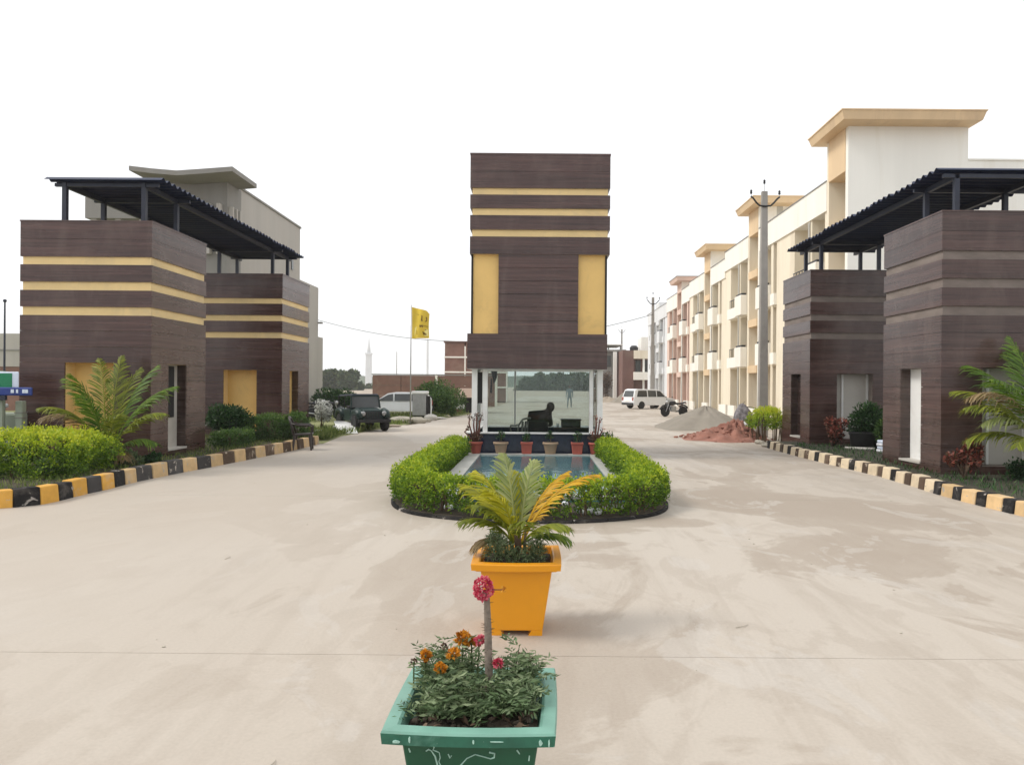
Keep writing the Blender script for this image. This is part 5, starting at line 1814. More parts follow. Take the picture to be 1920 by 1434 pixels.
# things lying at the right booths
tub = thing('black_tub', 'black round tub under the shrubs of the far right booth', 'tub', (8.5, 19.35, GZ))
MB().lathe([(.26, 0), (.32, .04), (.36, .40), (.38, .42), (.34, .42), (.31, .10)], (8.5, 19.35, GZ), 20).build('body', M['black'], tub, smooth=True)
pk = thing('folded_sacks', 'pale blue grey folded sacks at the back corner of the near right booth', 'sacks', (8.62, 18.3, GZ))
for i in range(4):
    MB().box(8.42 + .02 * (i % 2), 8.80 - .02 * (i % 3), 18.2, 18.5, GZ + i * .075, GZ + i * .075 + .07).build('sack', M['lettering'] if i % 2 else M['whitestone'], pk, bevel=.025)
br_ = thing('pale_board', 'pale curved board lying along the kerb under the shrubs', 'board', (8.3, 18.9, GZ))
MB().tube([(7.98, 19.3, GZ + .03), (8.2, 18.95, GZ + .03), (8.5, 18.75, GZ + .04)], [.03, .045, .04], 8).build('body', M['pale_panel'], br_, smooth=True)

# ================================================================== HEAPS AND RUBBLE
def heap(name, label, cat, c, rx, ry, h, mat, rough=.06, seed=1, skew=0.0, sharp=1.25):
    rg = np.random.default_rng(seed)
    nr_, na = 26, 72
    ph = rg.uniform(0, 6.28, 6)
    vs2, fs2 = [(c[0] + skew * rx, c[1], h)], []
    for j in range(1, nr_ + 1):
        q_ = j / nr_
        for k in range(na):
            a = 2 * math.pi * k / na
            edge = 1 + .10 * math.sin(2 * a + ph[0]) + .07 * math.sin(5 * a + ph[1]) + .05 * math.sin(9 * a + ph[2])
            z = h * (1 - q_ ** sharp) ** 1.15
            z += rough * h * (1 - q_) * (math.sin(6 * a + 9 * q_ + ph[3]) + math.sin(11 * a - 7 * q_ + ph[4])) * .5 + rg.uniform(-.5, .5) * rough * h * (1 - q_ ** 3)
            x = c[0] + skew * rx * (1 - q_) + math.cos(a) * rx * q_ * edge
            vs2.append((x, c[1] + math.sin(a) * ry * q_ * edge, max(z, -.01) if j < nr_ else -.012))
    for k in range(na):
        fs2.append((0, 1 + k, 1 + (k + 1) % na))
    for j in range(nr_ - 1):
        for k in range(na):
            a, b_ = 1 + j * na + k, 1 + j * na + (k + 1) % na
            fs2.append((a, a + na, b_ + na, b_))
    o = MB().add(vs2, fs2).build(name, M[mat], smooth=True)
    return tag(o, label, cat)


heap('sand_heap', 'large grey sand heap beside the drive in front of the cream houses', 'heap', (6.95, 31.4), 1.85, 3.0, .92, 'sand', .05, 2, .1, 1.2)
heap('soil_heap', 'red soil heap in front of the grey sand heap', 'heap', (6.35, 25.3), 1.5, 1.9, .52, 'redsoil', .34, 4, .3, 1.0)
rh = bpy.data.objects['soil_heap']
cl = MB()
for i in range(120):
    a_, q_ = random.uniform(0, 6.28), random.uniform(.15, 1.08)
    r_ = random.uniform(.02, .075)
    z_ = max(0, .52 * (1 - min(q_, 1)) ** 1.15)
    cl.ball((6.35 + .45 * (1 - q_) + 1.5 * q_ * math.cos(a_), 25.3 + 1.9 * q_ * math.sin(a_), z_ + r_ * .2), (r_ * random.uniform(.8, 1.6), r_, r_ * .7), 7, 5, .25)
cl.build('clods', M['redsoil'], rh, kind='stuff')
heap('sand_heap', 'distant grey brown sand heap behind the white car', 'heap', (9.6, 78.0), 1.9, 1.6, 1.25, 'sand', .08, 6)
heap('soil_heap', 'low brown earth heap at the foot of the grey far house', 'heap', (7.6, 80.0), 1.8, 1.4, .55, 'earth', .15, 8)
RB = [(1306, 818, .10, 'whitestone', 'white slab of stone at the front of the red soil heap'), (1425, 832, .12, 'stone', 'dark stone block at the end of the right kerb'), (1440, 838, .13, 'stone', 'broken stone at the start of the right kerb'),
      (1408, 812, .14, 'pale_panel', 'pale broken concrete beside the red soil heap'), (1416, 800, .16, 'pale_panel', 'pale tilted concrete chunk behind the red soil heap'), (1395, 796, .14, 'whitestone', 'white rubble piece between heap and hedge'),
      (1188, 758, .30, 'whitestone', 'white stone left of the car beyond the tower'), (1203, 757, .26, 'whitestone', 'second white stone close to the car'), (1278, 776, .10, 'stone', 'small stone in the drive near the motorbike')]
for i, (px, py, r_, m_, lb_) in enumerate(RB):
    p = G(px, py)
    o = MB().ball((0, 0, r_ * .35), (r_ * 1.5, r_, r_ * .62), 9, 6, .16).build('stone', M[m_])
    o.location = (p.x, p.y, 0)
    o.rotation_euler = (random.uniform(-.2, .2), random.uniform(-.2, .2), random.uniform(0, 3))
    tag(o, lb_, 'stone', 'loose stones on the right of the drive')
LB = [(752, 793, .62, .30, 'stone', 'largest grey boulder in front of the white car on the left'), (783, 793, .45, .27, 'stone', 'pale boulder right of the flag pole foot'), (808, 788, .32, .30, 'pale_panel', 'upright pale carved stone beside the boulders'),
      (800, 791, .22, .16, 'stone', 'small stone between pale boulder and carved stone'), (823, 785, .40, .09, 'pale_panel', 'flat pale stone at the drive edge'), (838, 782, .20, .12, 'stone', 'dark small stone near the hut'),
      (735, 800, .40, .10, 'earth', 'low mound of grit before the boulders'), (598, 812, .16, .12, 'whitestone', 'white stone in the grass near the white panel'), (629, 805, .14, .14, 'whitestone', 'white bucket shaped stone touching the white panel')]
for i, (px, py, r_, h_, m_, lb_) in enumerate(LB):
    p = G(px, py)
    o = MB().ball((0, 0, h_ * .42), (r_, r_ * .6, h_ * .6), 10, 7, .12).build('stone', M[m_])
    o.location = (p.x, p.y, 0)
    tag(o, lb_, 'stone', 'rubble on the left of the drive')

# white panel leaning on the grass
a, b_, c_, d_ = G(634, 812, .03), G(671, 812, .03), W(661, 790, 28.2), W(626, 789, 28.2)
wp = thing('leaning_board', 'white sheet panel leaning low on the grass by the jeep', 'panel', ((a.x + b_.x) / 2, a.y, 0))
v8 = [a, b_, c_, d_]
off = Vector((0, .03, -.04))
MB().hexa([p_ + off for p_ in v8] + [p_.copy() for p_ in v8]).build('sheet', M['white_trim'], wp)
MB().box(c_.x - .3, c_.x - .22, 28.2, 28.3, 0, c_.z - .05).build('prop', M['bark'], wp)


# ================================================================== VEHICLES
def wheel(t, x, y, r, w, name='wheel'):
    o = MB().lathe([(r * .62, -w / 2), (r * .93, -w / 2), (r, -w * .3), (r, w * .3), (r * .93, w / 2), (r * .62, w / 2)], (x, y, r), 22, 'Y').build(name, M['rubber'], t, local=True, smooth=False)
    o2 = MB().lathe([(r * .15, -w * .42), (r * .6, -w * .34), (r * .61, w * .34), (r * .15, w * .42)], (x, y, r), 16, 'Y').build('rim', M['steel'], o, local=True)
    return o


def car(label, x, y, rz, prof, win, length, width, light=True, group='parked white cars'):
    """prof: side outline (x forward, z up); win: window polygons of the side"""
    t = thing('parked_car', label, 'car', (x, y, 0), rz, group)
    hw = width / 2
    # body with tumblehome: outline extruded in slices
    vs2, fs2 = [], []
    sl_ = [(-hw, .0), (-hw * .94, 1.0), (hw * .94, 1.0), (hw, .0)]
    zmid = .82
    n_ = len(prof)
    ys2 = [-1, -.97, .97, 1]
    for q in ys2:
        for (a, b2) in prof:
            tum = 1 - .16 * max(0, (b2 - zmid) / .7)
            ins = .0 if abs(q) < .99 else .03
            vs2.append((a * (1 - ins * .3), q * hw * tum, b2 - ins * .5 * (b2 > .5)))
    for k in range(3):
        for i in range(n_):
            fs2.append((k * n_ + i, k * n_ + (i + 1) % n_, (k + 1) * n_ + (i + 1) % n_, (k + 1) * n_ + i))
    fs2 += [tuple(range(n_)), tuple(reversed(range(3 * n_, 4 * n_)))]
    MB().add(vs2, fs2).build('body', M['carwhite'], t, local=True, bevel=.03)
    for poly in win['side']:
        for sg_ in (-1, 1):
            m_ = MB()
            pts = []
            for a, b2 in poly:
                tum = 1 - .16 * max(0, (b2 - zmid) / .7)
                pts.append((a, sg_ * (hw * tum + .006), b2))
            pin = [(p_[0], p_[1] - sg_ * .03, p_[2]) for p_ in pts]
            k = len(pts)
            m_.add(pts + pin, [tuple(range(k)), tuple(reversed(range(k, 2 * k)))] + [(i, (i + 1) % k, (i + 1) % k + k, i + k) for i in range(k)])
            m_.build('side_window', M['winglass'], t, local=True)
    for nm, (x0, z0, x1, z1) in win['ends']:
        d = .012 if x0 < 0 else -.012
        MB().hexa([(x0 - d, -hw * .80, z0), (x0 - d, hw * .80, z0), (x0 + d * 3, hw * .80, z0), (x0 + d * 3, -hw * .80, z0),
                   (x1 - d, -hw * .70, z1), (x1 - d, hw * .70, z1), (x1 + d * 3, hw * .70, z1), (x1 + d * 3, -hw * .70, z1)]).build(nm, M['winglass'], t, local=True)
    wx = length * .31
    for a in (-wx, wx):
        for sg_ in (-1, 1):
            wheel(t, a, sg_ * (hw - .09), .30, .19)
    for sg_ in (-1, 1):
        MB().box(length / 2 - .09, length / 2 + .012, sg_ * hw * .62 - .14, sg_ * hw * .62 + .14, .58, .72).build('headlight', M['steel'], t, local=True, bevel=.02)
        MB().box(-length / 2 - .012, -length / 2 + .06, sg_ * hw * .82 - .07, sg_ * hw * .82 + .07, .62, .88).build('tail_light', M['terracotta'], t, local=True, bevel=.01)
    MB().box(-length / 2 - .05, -length / 2 + .1, -hw * .92, hw * .92, .30, .46).build('bumper', M['black'], t, local=True, bevel=.03)
    MB().box(length / 2 - .1, length / 2 + .05, -hw * .92, hw * .92, .28, .44).build('bumper', M['black'], t, local=True, bevel=.03)
    MB().box(-length / 2 - .02, -length / 2 + .02, -.22, .22, .56, .66).build('number_plate', M['parapet'], t, local=True)
    return t


prof = [(-1.95, .28), (1.95, .26), (2.0, .50), (1.95, .74), (1.15, .90), (.62, 1.42), (.3, 1.50), (-1.55, 1.52), (-1.78, 1.44), (-1.95, .86), (-2.0, .55)]
win = {'side': [[(1.0, .92), (.55, 1.36), (.22, 1.40), (.22, .92)], [(.14, .92), (.14, 1.40), (-.62, 1.41), (-.62, .92)], [(-.72, .92), (-.72, 1.41), (-1.5, 1.40), (-1.68, .92)]],
       'ends': [('rear_window', (-1.94, .92, -1.80, 1.38)), ('windscreen', (1.13, .95, .66, 1.38))]}
car('white estate car parked in front of the white and pink houses', 8.75, 58.2, R(28), prof, win, 4.0, 1.62)
prof2 = [(-2.0, .28), (2.0, .26), (2.05, .46), (1.95, .66), (1.0, .80), (.35, 1.24), (.0, 1.30), (-.9, 1.30), (-1.35, 1.16), (-1.95, .84), (-2.05, .5)]
win2 = {'side': [[(.92, .84), (.32, 1.17), (.05, 1.22), (.05, .84)], [(-.03, .84), (-.03, 1.22), (-.85, 1.22), (-.85, .84)], [(-.93, .84), (-.93, 1.21), (-1.3, 1.10), (-1.6, .86)]],
        'ends': [('rear_window', (-1.75, .90, -1.33, 1.14)), ('windscreen', (.98, .83, .38, 1.20))]}
car('white saloon car behind the boulders and the flag pole', -7.75, 41.0, R(186), prof2, win2, 4.1, 1.62)


def motorbike(label, x, y, rz, paint):
    t = thing('motorbike', label, 'motorbike', (x, y, 0), rz, 'parked motorbikes')

    def wh(xc):
        o = MB().lathe([(.215, -.05), (.285, -.05), (.30, 0), (.285, .05), (.215, .05)], (xc, 0, .30), 22, 'Y').build('wheel', M['rubber'], t, local=True)
        MB().lathe([(.02, -.05), (.07, -.045), (.07, .045), (.02, .05)], (xc, 0, .30), 12, 'Y').build('hub', M['steel'], o, local=True)
        sp_ = MB()
        for k in range(8):
            a_ = k * math.pi / 4
            sp_.bar((xc + .05 * math.cos(a_), 0, .30 + .05 * math.sin(a_)), (xc + .22 * math.cos(a_), 0, .30 + .22 * math.sin(a_)), .016)
        sp_.build('spokes', M['steel'], o, local=True)
    wh(.62)
    wh(-.62)
    MB().tube([(.62, .07, .30), (.45, .07, .70), (.38, .07, .92)], .022, 7).tube([(.62, -.07, .30), (.45, -.07, .70), (.38, -.07, .92)], .022, 7).build('fork', M['steel'], t, local=True)
    MB().tube([(.30, -.34, .98), (.38, -.2, .96), (.40, 0, .93), (.38, .2, .96), (.30, .34, .98)], .015, 6).build('handlebar', M['black'], t, local=True)
    for sg_ in (-1, 1):
        MB().tube([(.34, sg_ * .26, .97), (.36, sg_ * .30, 1.10)], .007, 5).ball((.36, sg_ * .31, 1.13), (.02, .05, .035), 8, 6).build('mirror', M['black'], t, local=True)
    MB().ball((.47, 0, .83), (.10, .10, .11), 10, 8).build('headlamp', M['steel'], t, local=True, smooth=True)
    MB().ball((.13, 0, .78), (.27, .14, .13), 14, 10).build('fuel_tank', paint, t, local=True, smooth=True)
    MB().prism([(-.15, .70), (-.12, .80), (-.5, .80), (-.78, .86), (-.78, .80), (-.45, .70)], -.12, .12).build('seat', M['black'], t, local=True, bevel=.02)
    MB().box(-.08, .26, -.13, .13, .30, .62).build('engine', M['steel'], t, local=True, bevel=.03)
    MB().tube([(.40, 0, .85), (.25, 0, .40), (-.1, 0, .30), (-.55, 0, .45), (-.2, 0, .70), (.35, 0, .80)], .022, 6).build('frame', M['black'], t, local=True)
    MB().tube([(.1, -.14, .32), (-.3, -.16, .28), (-.85, -.17, .36)], [.03, .035, .045], 8).build('exhaust', M['steel'], t, local=True)
    for xc, sgx in ((.62, 1), (-.62, -1)):
        MB().tube([(xc + .36 * math.cos(q), 0, .30 + .36 * math.sin(q)) for q in np.linspace(.3 if sgx > 0 else .8, 2.2 if sgx > 0 else 2.6, 9)], .05, 6).build('mudguard', paint, t, local=True, smooth=True)
    MB().ball((-.82, 0, .74), (.04, .05, .04), 8, 6).build('tail_light', M['terracotta'], t, local=True)
    return t


p = G(1264, 781)
motorbike('black motorbike parked on the drive beside the white estate car', p.x, p.y, R(205), M['black'])
motorbike('black motorbike standing on the grass behind the jeep', -10.0, 35.5, R(20), M['black'])
motorbike('dark blue motorbike among the scrub left of the jeep', -11.0, 37.2, R(-15), M['navy'])

# open jeep on the left
jp = G(690, 811)
je = thing('jeep', 'dark green open jeep with black tyres parked at the left drive edge', 'jeep', (jp.x - .55, 28.3, 0), R(-58))


def jbox(name, mat, *a_, bevel=.03):
    return MB().box(*a_).build(name, mat, je, local=True, bevel=bevel)


jbox('tub', M['tarp'], -1.35, .35, -.60, .60, .36, .80)
MB().hexa([(.35, -.46, .40), (1.18, -.40, .40), (1.18, .40, .40), (.35, .46, .40), (.35, -.44, .86), (1.16, -.36, .80), (1.16, .36, .80), (.35, .44, .86)]).build('bonnet', M['tarp'], je, local=True, bevel=.04)
gl = jbox('grille', M['black'], 1.17, 1.20, -.30, .30, .46, .74, bevel=.01)
for k in range(6):
    MB().box(1.20, 1.212, -.25 + k * .095, -.22 + k * .095, .49, .71).build('grille_bar', M['tarp'], gl, local=True)
for sg_ in (-1, 1):
    MB().tube([(1.25, sg_ * .52, .50), (1.12, sg_ * .52, .68), (.86, sg_ * .52, .74), (.58, sg_ * .52, .68), (.44, sg_ * .54, .46)], [.12, .13, .135, .13, .12], 8).build('fender', M['tarp'], je, local=True, smooth=True)
    MB().tube([(-.45, sg_ * .60, .50), (-.60, sg_ * .60, .70), (-.88, sg_ * .60, .76), (-1.12, sg_ * .60, .70), (-1.26, sg_ * .60, .48)], [.10, .11, .11, .11, .10], 8).build('fender', M['tarp'], je, local=True, smooth=True)
    hl = MB().lathe([(.04, -.05), (.09, -.02), (.095, .02), (.05, .035)], (1.22, sg_ * .40, .66), 14, 'X').build('headlight', M['steel'], je, local=True, smooth=True)
    wheel(je, .86, sg_ * .55, .30, .18)
    wheel(je, -.86, sg_ * .58, .30, .18)
wf = MB()
for sg_ in (-1, 1):
    wf.bar((.34, sg_ * .56, .84), (.24, sg_ * .52, 1.30), .05)
wf.bar((.24, -.545, 1.30), (.24, .545, 1.30), .05)
wf.build('windscreen_frame', M['tarp'], je, local=True)
MB().hexa([(.335, -.54, .86), (.335, .54, .86), (.325, .54, .86), (.325, -.54, .86), (.245, -.50, 1.275), (.245, .50, 1.275), (.235, .50, 1.275), (.235, -.50, 1.275)]).build('windscreen', M['winglass'], je, local=True)
MB().hexa([(-1.30, -.54, 1.26), (.26, -.54, 1.31), (.26, .54, 1.31), (-1.30, .54, 1.26), (-1.25, -.50, 1.32), (.22, -.50, 1.37), (.22, .50, 1.37), (-1.25, .50, 1.32)]).build('soft_top', M['navy'], je, local=True, bevel=.02)
for sg_ in (-1, 1):
    MB().bar((-1.28, sg_ * .52, .80), (-1.26, sg_ * .52, 1.27), .045).build('top_post', M['black'], je, local=True)
    MB().bar((-.5, sg_ * .54, .80), (-.48, sg_ * .53, 1.28), .03).build('top_post', M['black'], je, local=True)
jbox('seat', M['black'], -.45, -.05, -.50, -.05, .80, .92)
jbox('seat', M['black'], -.45, -.05, .05, .50, .80, .92)
jbox('bumper', M['black'], 1.28, 1.36, -.62, .62, .34, .46, bevel=.02)

# silver cabinet and hut near the brick wall
p = W(787, 770, 38)
sc_ = thing('grey_container', 'grey metal cabinet with white frame right of the flag pole', 'cabinet', (p.x, 38, 0))
MB().box(p.x - .38, p.x + .32, 38, 38.7, .15, 1.25).build('body', M['steel'], sc_, bevel=.03)
MB().box(p.x - .42, p.x + .36, 37.96, 38.74, 1.252, 1.40).build('top', M['white_trim'], sc_, bevel=.03)
MB().box(p.x + .34, p.x + .52, 38.05, 38.6, .1, 1.15).build('side_gap', M['void'], sc_)
MB().tube([(p.x + .56, 38.1, 0), (p.x + .56, 38.1, 1.0), (p.x + .40, 38.1, 1.22)], .035, 7).build('side_rail', M['white_trim'], sc_)
MB().box(p.x - .38, p.x + .4, 38.02, 38.6, 0, .148).build('base', M['black'], sc_)
p = W(875, 775, 46)
ht = thing('small_hut', 'small open fronted hut with pinkish board above, left of the tower', 'hut', (p.x, 46, 0))
MB().box(p.x - .55, p.x + 1.2, 46, 48, .95, 1.5).build('fascia', M['pinkish'], ht)
MB().box(p.x - .45, p.x + 1.1, 46.3, 48, 0, .948).build('interior', M['void'], ht)
for x in (p.x - .55, p.x + 1.1):
    MB().box(x, x + .09, 46.02, 46.12, 0, .948).build('post', M['pale_panel'], ht)
MB().box(p.x - 1.0, p.x - .1, 45.2, 45.7, .28, .55).build('counter', M['white_trim'], ht)
MB().box(p.x - .9, p.x - .2, 45.25, 45.65, 0, .28).build('counter_base', M['brick_mass'], ht)

# covered bike by the hedge on the right
p = W(1394, 790, 35.5)
cb = thing('covered_bike', 'mottled grey cover draped over a parked bike before the cream houses', 'cover', (p.x, 35.5, 0))
vs2, fs2 = [], []
rg = np.random.default_rng(8)
lv = [(.46, .28, 0), (.44, .26, .25), (.38, .24, .5), (.30, .18, .72), (.16, .10, .88), (.05, .04, .95)]
for rx_, ry_, z in lv:
    for i in range(18):
        a_ = 2 * math.pi * i / 18
        f_ = 1 + .10 * math.sin(4 * a_ + z * 6) + rg.uniform(-.07, .07)
        vs2.append((p.x + rx_ * f_ * math.cos(a_) - .08 * z, 35.5 + ry_ * f_ * math.sin(a_), z + rg.uniform(-.03, .03) * (z > 0)))
for j in range(len(lv) - 1):
    for i in range(18):
        fs2.append((j * 18 + i, j * 18 + (i + 1) % 18, (j + 1) * 18 + (i + 1) % 18, (j + 1) * 18 + i))
fs2.append(tuple(range(5 * 18, 6 * 18)))
M['mottled'] = plain('mottled grey cover', (0.16, 0.15, 0.16), 0.8, 0.75, 5.0, dirt=(0.5, 0.48, 0.48))
MB().add(vs2, fs2).build('cover', M['mottled'], cb)
MB().tube([(p.x + .1, 35.4, .8), (p.x + .5, 35.4, .74), (p.x + .62, 35.4, .70)], .025, 6).build('handlebar', M['black'], cb)
MB().tube([(p.x - .02, 35.45, .9), (p.x + .02, 35.45, 1.06)], .012, 6).build('mirror_stalk', M['black'], cb)


# ================================================================== PLASTIC CHAIR
def arm_chair(label, x, y, rz, mat, z=0.0, sc_=1.0, group=None):
    t = thing('plastic_chair', label, 'chair', (x, y, z), rz, group)
    t.scale = (sc_,) * 3
    # faces +x; legs splay
    for sx, sy in ((1, 1), (1, -1), (-1, 1), (-1, -1)):
        x0, y0, x1, y1 = sx * .23, sy * .23, sx * .19, sy * .21
        MB().hexa([(x0 - .022, y0 - .022, 0), (x0 + .022, y0 - .022, 0), (x0 + .022, y0 + .022, 0), (x0 - .022, y0 + .022, 0),
                   (x1 - .032, y1 - .032, .42), (x1 + .032, y1 - .032, .42), (x1 + .032, y1 + .032, .42), (x1 - .032, y1 + .032, .42)]).build('leg', M[mat], t, local=True, bevel=.006)
    MB().hexa([(-.22, -.23, .385), (.25, -.24, .40), (.25, .24, .40), (-.22, .23, .385), (-.22, -.23, .425), (.26, -.245, .445), (.26, .245, .445), (-.22, .23, .425)]).build('seat', M[mat], t, local=True, bevel=.015)
    # curved backrest of slats with a top rail
    for k in range(5):
        yy = -.16 + k * .08
        xb = -.23 - .03 * (1 - (yy / .2) ** 2)
        MB().hexa([(xb - .01, yy - .028, .42), (xb + .01, yy - .028, .42), (xb + .01, yy + .028, .42), (xb - .01, yy + .028, .42),
                   (xb - .09, yy - .028, .78), (xb - .07, yy - .028, .78), (xb - .07, yy + .028, .78), (xb - .09, yy + .028, .78)]).build('back_slat', M[mat], t, local=True)
    MB().tube([(-.20, -.25, .42), (-.27, -.255, .68), (-.33, -.17, .83), (-.36, 0, .86), (-.33, .17, .83), (-.27, .255, .68), (-.20, .25, .42)], [.022, .024, .028, .03, .028, .024, .022], 8).build('back_frame', M[mat], t, local=True, smooth=True)
    for sy in (-1, 1):
        MB().tube([(-.28, sy * .25, .70), (-.1, sy * .275, .66), (.16, sy * .275, .655), (.235, sy * .265, .62), (.225, sy * .25, .43)], [.02, .024, .026, .022, .02], 8).build('armrest', M[mat], t, local=True, smooth=True)
    return t


p = G(568, 843)
arm_chair('dark brown plastic armchair standing empty at the left kerb', p.x, p.y, R(12), 'brown_plastic')

# ================================================================== INSIDE THE GUARD CABIN
def skin_body(name, mat, joints, edges, parent, sub=2):
    """one continuous body grown round a skeleton; joints: name -> (position, radius)"""
    names = list(joints)
    o0 = base_of(parent)
    me = bpy.data.meshes.new(name)
    me.from_pydata([tuple(Vector(joints[k][0]) - o0) for k in names], [(names.index(a_), names.index(b2)) for a_, b2 in edges], [])
    o = link(name, me, mat, parent)
    sk = o.modifiers.new('skin', 'SKIN')
    sk.use_smooth_shade = True
    if not me.skin_vertices:
        bm_ = bmesh.new()
        bm_.from_mesh(me)
        bm_.verts.layers.skin.verify()
        bm_.to_mesh(me)
        bm_.free()
    for i, k in enumerate(names):
        r_ = joints[k][1]
        me.skin_vertices[0].data[i].radius = r_ if hasattr(r_, '__len__') else (r_, r_)
        me.skin_vertices[0].data[i].use_root = (i == 0)
    sb_ = o.modifiers.new('subdivision', 'SUBSURF')
    sb_.levels = sub
    sb_.render_levels = sub
    return o


FLZ = .05
px_, py_ = .06, 19.15
guard = thing('person', 'person in dark clothes seated in the guard cabin, leaning to the right', 'person', (px_, py_, FLZ))
zh = .55
J = {'hip': ((px_, py_, zh), (.17, .13)), 'belly': ((px_ + .02, py_ - .03, zh + .18), (.24, .16)), 'chest': ((px_ + .05, py_ - .04, zh + .40), (.25, .15)), 'neck0': ((px_ + .17, py_ - .02, zh + .50), (.10, .09)),
     'neck': ((px_ + .23, py_ + .0, zh + .54), .07), 'skull0': ((px_ + .27, py_ + .01, zh + .59), (.082, .09)), 'skull': ((px_ + .30, py_ + .01, zh + .65), (.085, .10)), 'crown': ((px_ + .32, py_ + .01, zh + .70), (.05, .06)),
     'shl': ((px_ - .20, py_ - .03, zh + .46), .10), 'ell': ((px_ - .25, py_ + .08, zh + .18), .05), 'wrl': ((px_ - .20, py_ + .34, zh + .14), .036), 'hnl': ((px_ - .17, py_ + .42, zh + .14), .035),
     'shr': ((px_ + .26, py_ - .03, zh + .44), .10), 'elr': ((px_ + .33, py_ + .10, zh + .18), .05), 'wrr': ((px_ + .27, py_ + .34, zh + .16), .036), 'hnr': ((px_ + .24, py_ + .42, zh + .16), .035),
     'hpl': ((px_ - .10, py_ + .06, zh - .02), .095), 'knl': ((px_ - .13, py_ + .46, zh + .0), .065), 'anl': ((px_ - .13, py_ + .46, FLZ + .09), .042), 'tol': ((px_ - .13, py_ + .62, FLZ + .04), .038),
     'hpr': ((px_ + .10, py_ + .06, zh - .02), .095), 'knr': ((px_ + .13, py_ + .46, zh + .0), .065), 'anr': ((px_ + .13, py_ + .46, FLZ + .09), .042), 'tor': ((px_ + .13, py_ + .62, FLZ + .04), .038)}
E = [('hip', 'belly'), ('belly', 'chest'), ('chest', 'neck0'), ('neck0', 'neck'), ('neck', 'skull0'), ('skull0', 'skull'), ('skull', 'crown'), ('chest', 'shl'), ('shl', 'ell'), ('ell', 'wrl'), ('wrl', 'hnl'), ('chest', 'shr'), ('shr', 'elr'), ('elr', 'wrr'), ('wrr', 'hnr'),
     ('hip', 'hpl'), ('hpl', 'knl'), ('knl', 'anl'), ('anl', 'tol'), ('hip', 'hpr'), ('hpr', 'knr'), ('knr', 'anr'), ('anr', 'tor')]
skin_body('body', M['cloth_dark'], J, E, guard)
hr = MB().ball((px_ + .305, py_ - .01, zh + .645), (.105, .115, .13), 14, 10).build('hair', M['hair'], guard, smooth=True)

oc = thing('office_chair', 'black high backed office chair in the guard cabin', 'chair', (px_, py_ - .05, FLZ))
MB().box(px_ - .28, px_ + .28, py_ - .15, py_ + .30, .36, .44).build('seat', M['black'], oc, bevel=.03)
MB().hexa([(px_ - .27, py_ - .24, .42), (px_ + .25, py_ - .24, .42), (px_ + .25, py_ - .17, .42), (px_ - .27, py_ - .17, .42),
           (px_ - .25, py_ - .30, .86), (px_ + .24, py_ - .30, .86), (px_ + .24, py_ - .24, .86), (px_ - .25, py_ - .24, .86)]).build('backrest', M['black'], oc, bevel=.03)
MB().tube([(px_, py_ + .05, .12), (px_, py_ + .05, .36)], .03, 8).build('column', M['steel'], oc)
for k in range(5):
    a_ = k * 2 * math.pi / 5
    MB().bar((px_, py_ + .05, .13), (px_ + .27 * math.cos(a_), py_ + .05 + .27 * math.sin(a_), .10), .035).build('foot', M['black'], oc)
arm_chair('grey plastic chair beside the seated person in the guard cabin', -.33, 19.35, R(115), 'grey_wall', FLZ, 1.0)
tb = thing('desk', 'dark desk in the guard cabin right of the seated person', 'desk', (.86, 19.2, FLZ))
MB().box(.45, 1.36, 18.85, 19.7, .655, .69).build('desk_top', M['dark_jamb'], tb)
for x in (.48, 1.29):
    for y in (18.88, 19.63):
        MB().box(x, x + .04, y, y + .04, FLZ, .654).build('leg', M['black'], tb)
MB().box(.53, 1.0, 18.9, 18.94, .40, .654).build('front_panel', M['black'], tb)
pr = thing('black_box', 'black printer like box on the desk in the guard cabin', 'box', (.88, 19.1, .69))
MB().box(.64, 1.13, 18.95, 19.3, .692, .86).build('body', M['black'], pr, bevel=.015)
MB().box(.62, 1.15, 18.93, 19.32, .862, .895).build('lid', M['black'], pr, bevel=.01)
MB().box(.69, .86, 18.944, 18.949, .72, .83).build('front_plate', M['winglass'], pr)
MB().box(.91, 1.08, 18.944, 18.949, .72, .83).build('front_plate', M['winglass'], pr)
cu = tag(MB().lathe([(.03, 0), (.036, .09), (.034, .09)], (0, 0, 0), 14).build('paper_cup', M['white_trim'], smooth=True), 'small white paper cup beside the black box', 'cup')
cu.location = (.55, 19.0, .692)
rag = thing('black_cloth', 'black cloth hanging in the top left corner of the guard cabin window', 'cloth', (-1.02, 18.25, 1.6))
MB().prism([(-1.12, 2.1), (-.96, 2.1), (-.97, 1.92), (-1.02, 1.80), (-1.05, 1.78), (-1.07, 1.90)], 18.22, 18.25).build('cloth', M['cloth_dark'], rag)
MB().tube([(-1.10, 18.235, 1.9), (-1.11, 18.235, 1.55)], [.02, .03], 6).build('tail', M['cloth_dark'], rag)

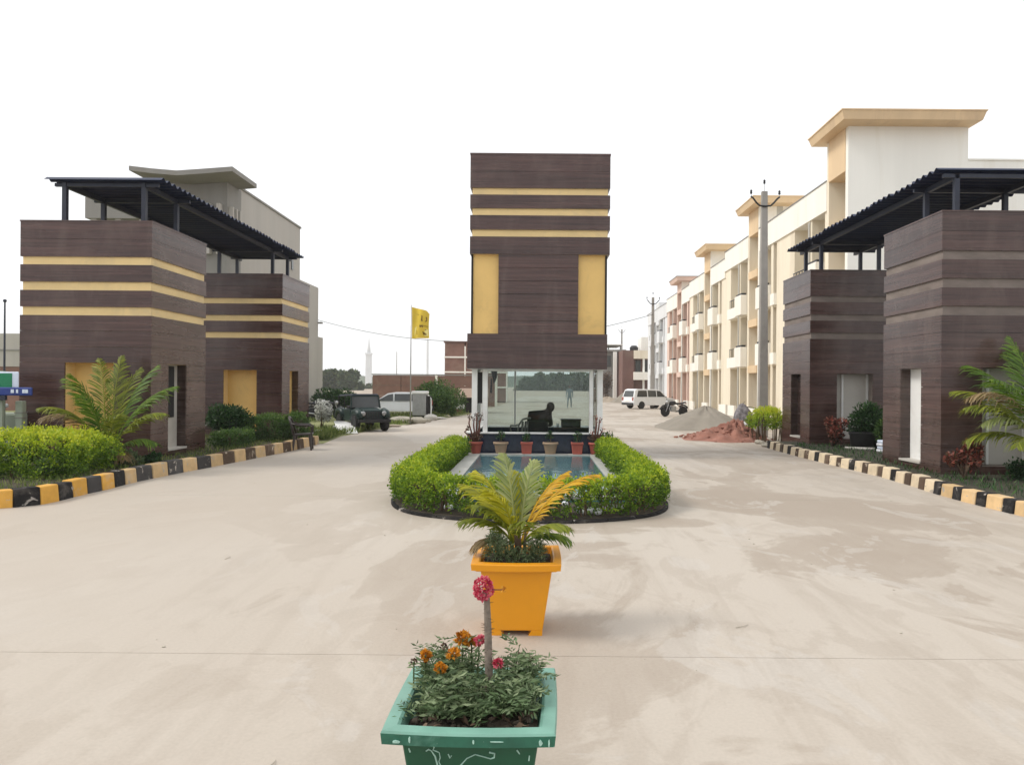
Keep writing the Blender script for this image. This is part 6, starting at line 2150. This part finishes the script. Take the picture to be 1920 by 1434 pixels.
# walker far down the drive
wx_, wy_ = (1068 - PX) * 58 / F, 58.0
wk = thing('person', 'distant person in grey clothes walking down the drive behind the tower', 'person', (wx_, wy_, 0))
J = {'hip': ((wx_, wy_, .92), (.15, .11)), 'belly': ((wx_, wy_, 1.10), (.14, .10)), 'chest': ((wx_, wy_, 1.32), (.18, .11)), 'neck0': ((wx_, wy_, 1.46), .06), 'skull0': ((wx_, wy_ - .02, 1.56), (.075, .085)), 'skull': ((wx_, wy_ - .02, 1.66), (.075, .09)), 'crown': ((wx_, wy_ - .01, 1.73), .045),
     'shl': ((wx_ - .19, wy_, 1.40), .065), 'ell': ((wx_ - .25, wy_ + .03, 1.12), .045), 'wrl': ((wx_ - .26, wy_ - .08, .88), .034), 'hnl': ((wx_ - .26, wy_ - .10, .79), .033),
     'shr': ((wx_ + .19, wy_, 1.40), .065), 'elr': ((wx_ + .25, wy_ + .05, 1.12), .045), 'wrr': ((wx_ + .26, wy_ + .02, .88), .034), 'hnr': ((wx_ + .26, wy_ + .02, .79), .033),
     'hpl': ((wx_ - .10, wy_, .86), .09), 'knl': ((wx_ - .13, wy_ - .12, .48), .06), 'anl': ((wx_ - .14, wy_ - .05, .09), .04), 'tol': ((wx_ - .15, wy_ - .2, .04), .036),
     'hpr': ((wx_ + .10, wy_, .86), .09), 'knr': ((wx_ + .13, wy_ + .02, .48), .06), 'anr': ((wx_ + .14, wy_ + .18, .11), .04), 'tor': ((wx_ + .15, wy_ + .06, .04), .036)}
E = [('hip', 'belly'), ('belly', 'chest'), ('chest', 'neck0'), ('neck0', 'skull0'), ('skull0', 'skull'), ('skull', 'crown'), ('chest', 'shl'), ('shl', 'ell'), ('ell', 'wrl'), ('wrl', 'hnl'), ('chest', 'shr'), ('shr', 'elr'), ('elr', 'wrr'), ('wrr', 'hnr'),
     ('hip', 'hpl'), ('hpl', 'knl'), ('knl', 'anl'), ('anl', 'tol'), ('hip', 'hpr'), ('hpr', 'knr'), ('knr', 'anr'), ('anr', 'tor')]
skin_body('body', M['shirt_grey'], J, E, wk)
MB().ball((wx_, wy_ + .0, 1.68), (.09, .10, .09), 12, 8).build('hair', M['hair'], wk, smooth=True)
MB().ball((wx_, wy_ - .07, 1.62), (.065, .05, .085), 12, 8).build('face', M['skin'], wk, smooth=True)

# joint lines fade where dust fills them; grit, twigs and leaf litter on the concrete
n = 90
xx = RNG.uniform(-7, 7, n)
yy = 2.2 + RNG.uniform(0, 1, n) ** 1.5 * 14
ok = ~((np.abs(xx) < 2.4) & (yy > 9)) & (np.abs(xx) < .42 * yy + 1)
gr = MB()
for x, y in zip(xx[ok], yy[ok]):
    r_ = random.uniform(.003, .009)
    gr.ball((x, y, r_ * .4), (r_ * random.uniform(.8, 1.8), r_, r_ * .6), 6, 4, .2)
for i in range(4):
    x, y, a_ = random.uniform(-4, 5), random.uniform(3, 9), random.uniform(0, 3)
    L = random.uniform(.05, .16)
    gr.tube([(x, y, .004), (x + L * .5 * math.cos(a_), y + L * .5 * math.sin(a_), .009), (x + L * math.cos(a_ + .3), y + L * math.sin(a_ + .3), .004)], [.003, .003, .0015], 5)
lt = gr.build('road_litter', M['stone'], kind='stuff')
lt['label'] = 'scattered grit and twigs on the concrete drive'
lt['category'] = 'litter'

# ================================================================== HAZE
mh = bpy.data.materials.new('pale haze')
mh.use_nodes = True
nt = mh.node_tree
nt.nodes.clear()
out = nt.nodes.new('ShaderNodeOutputMaterial')
pv = nt.nodes.new('ShaderNodeVolumePrincipled')
pv.inputs['Color'].default_value = (0.97, 0.985, 1.0, 1)
pv.inputs['Density'].default_value = 0.00045
pv.inputs['Anisotropy'].default_value = 0.2
nt.links.new(pv.outputs[0], out.inputs['Volume'])
hz = MB().box(-820, 820, -60, 830, -1.5, 34).build('haze', mh, kind='stuff')
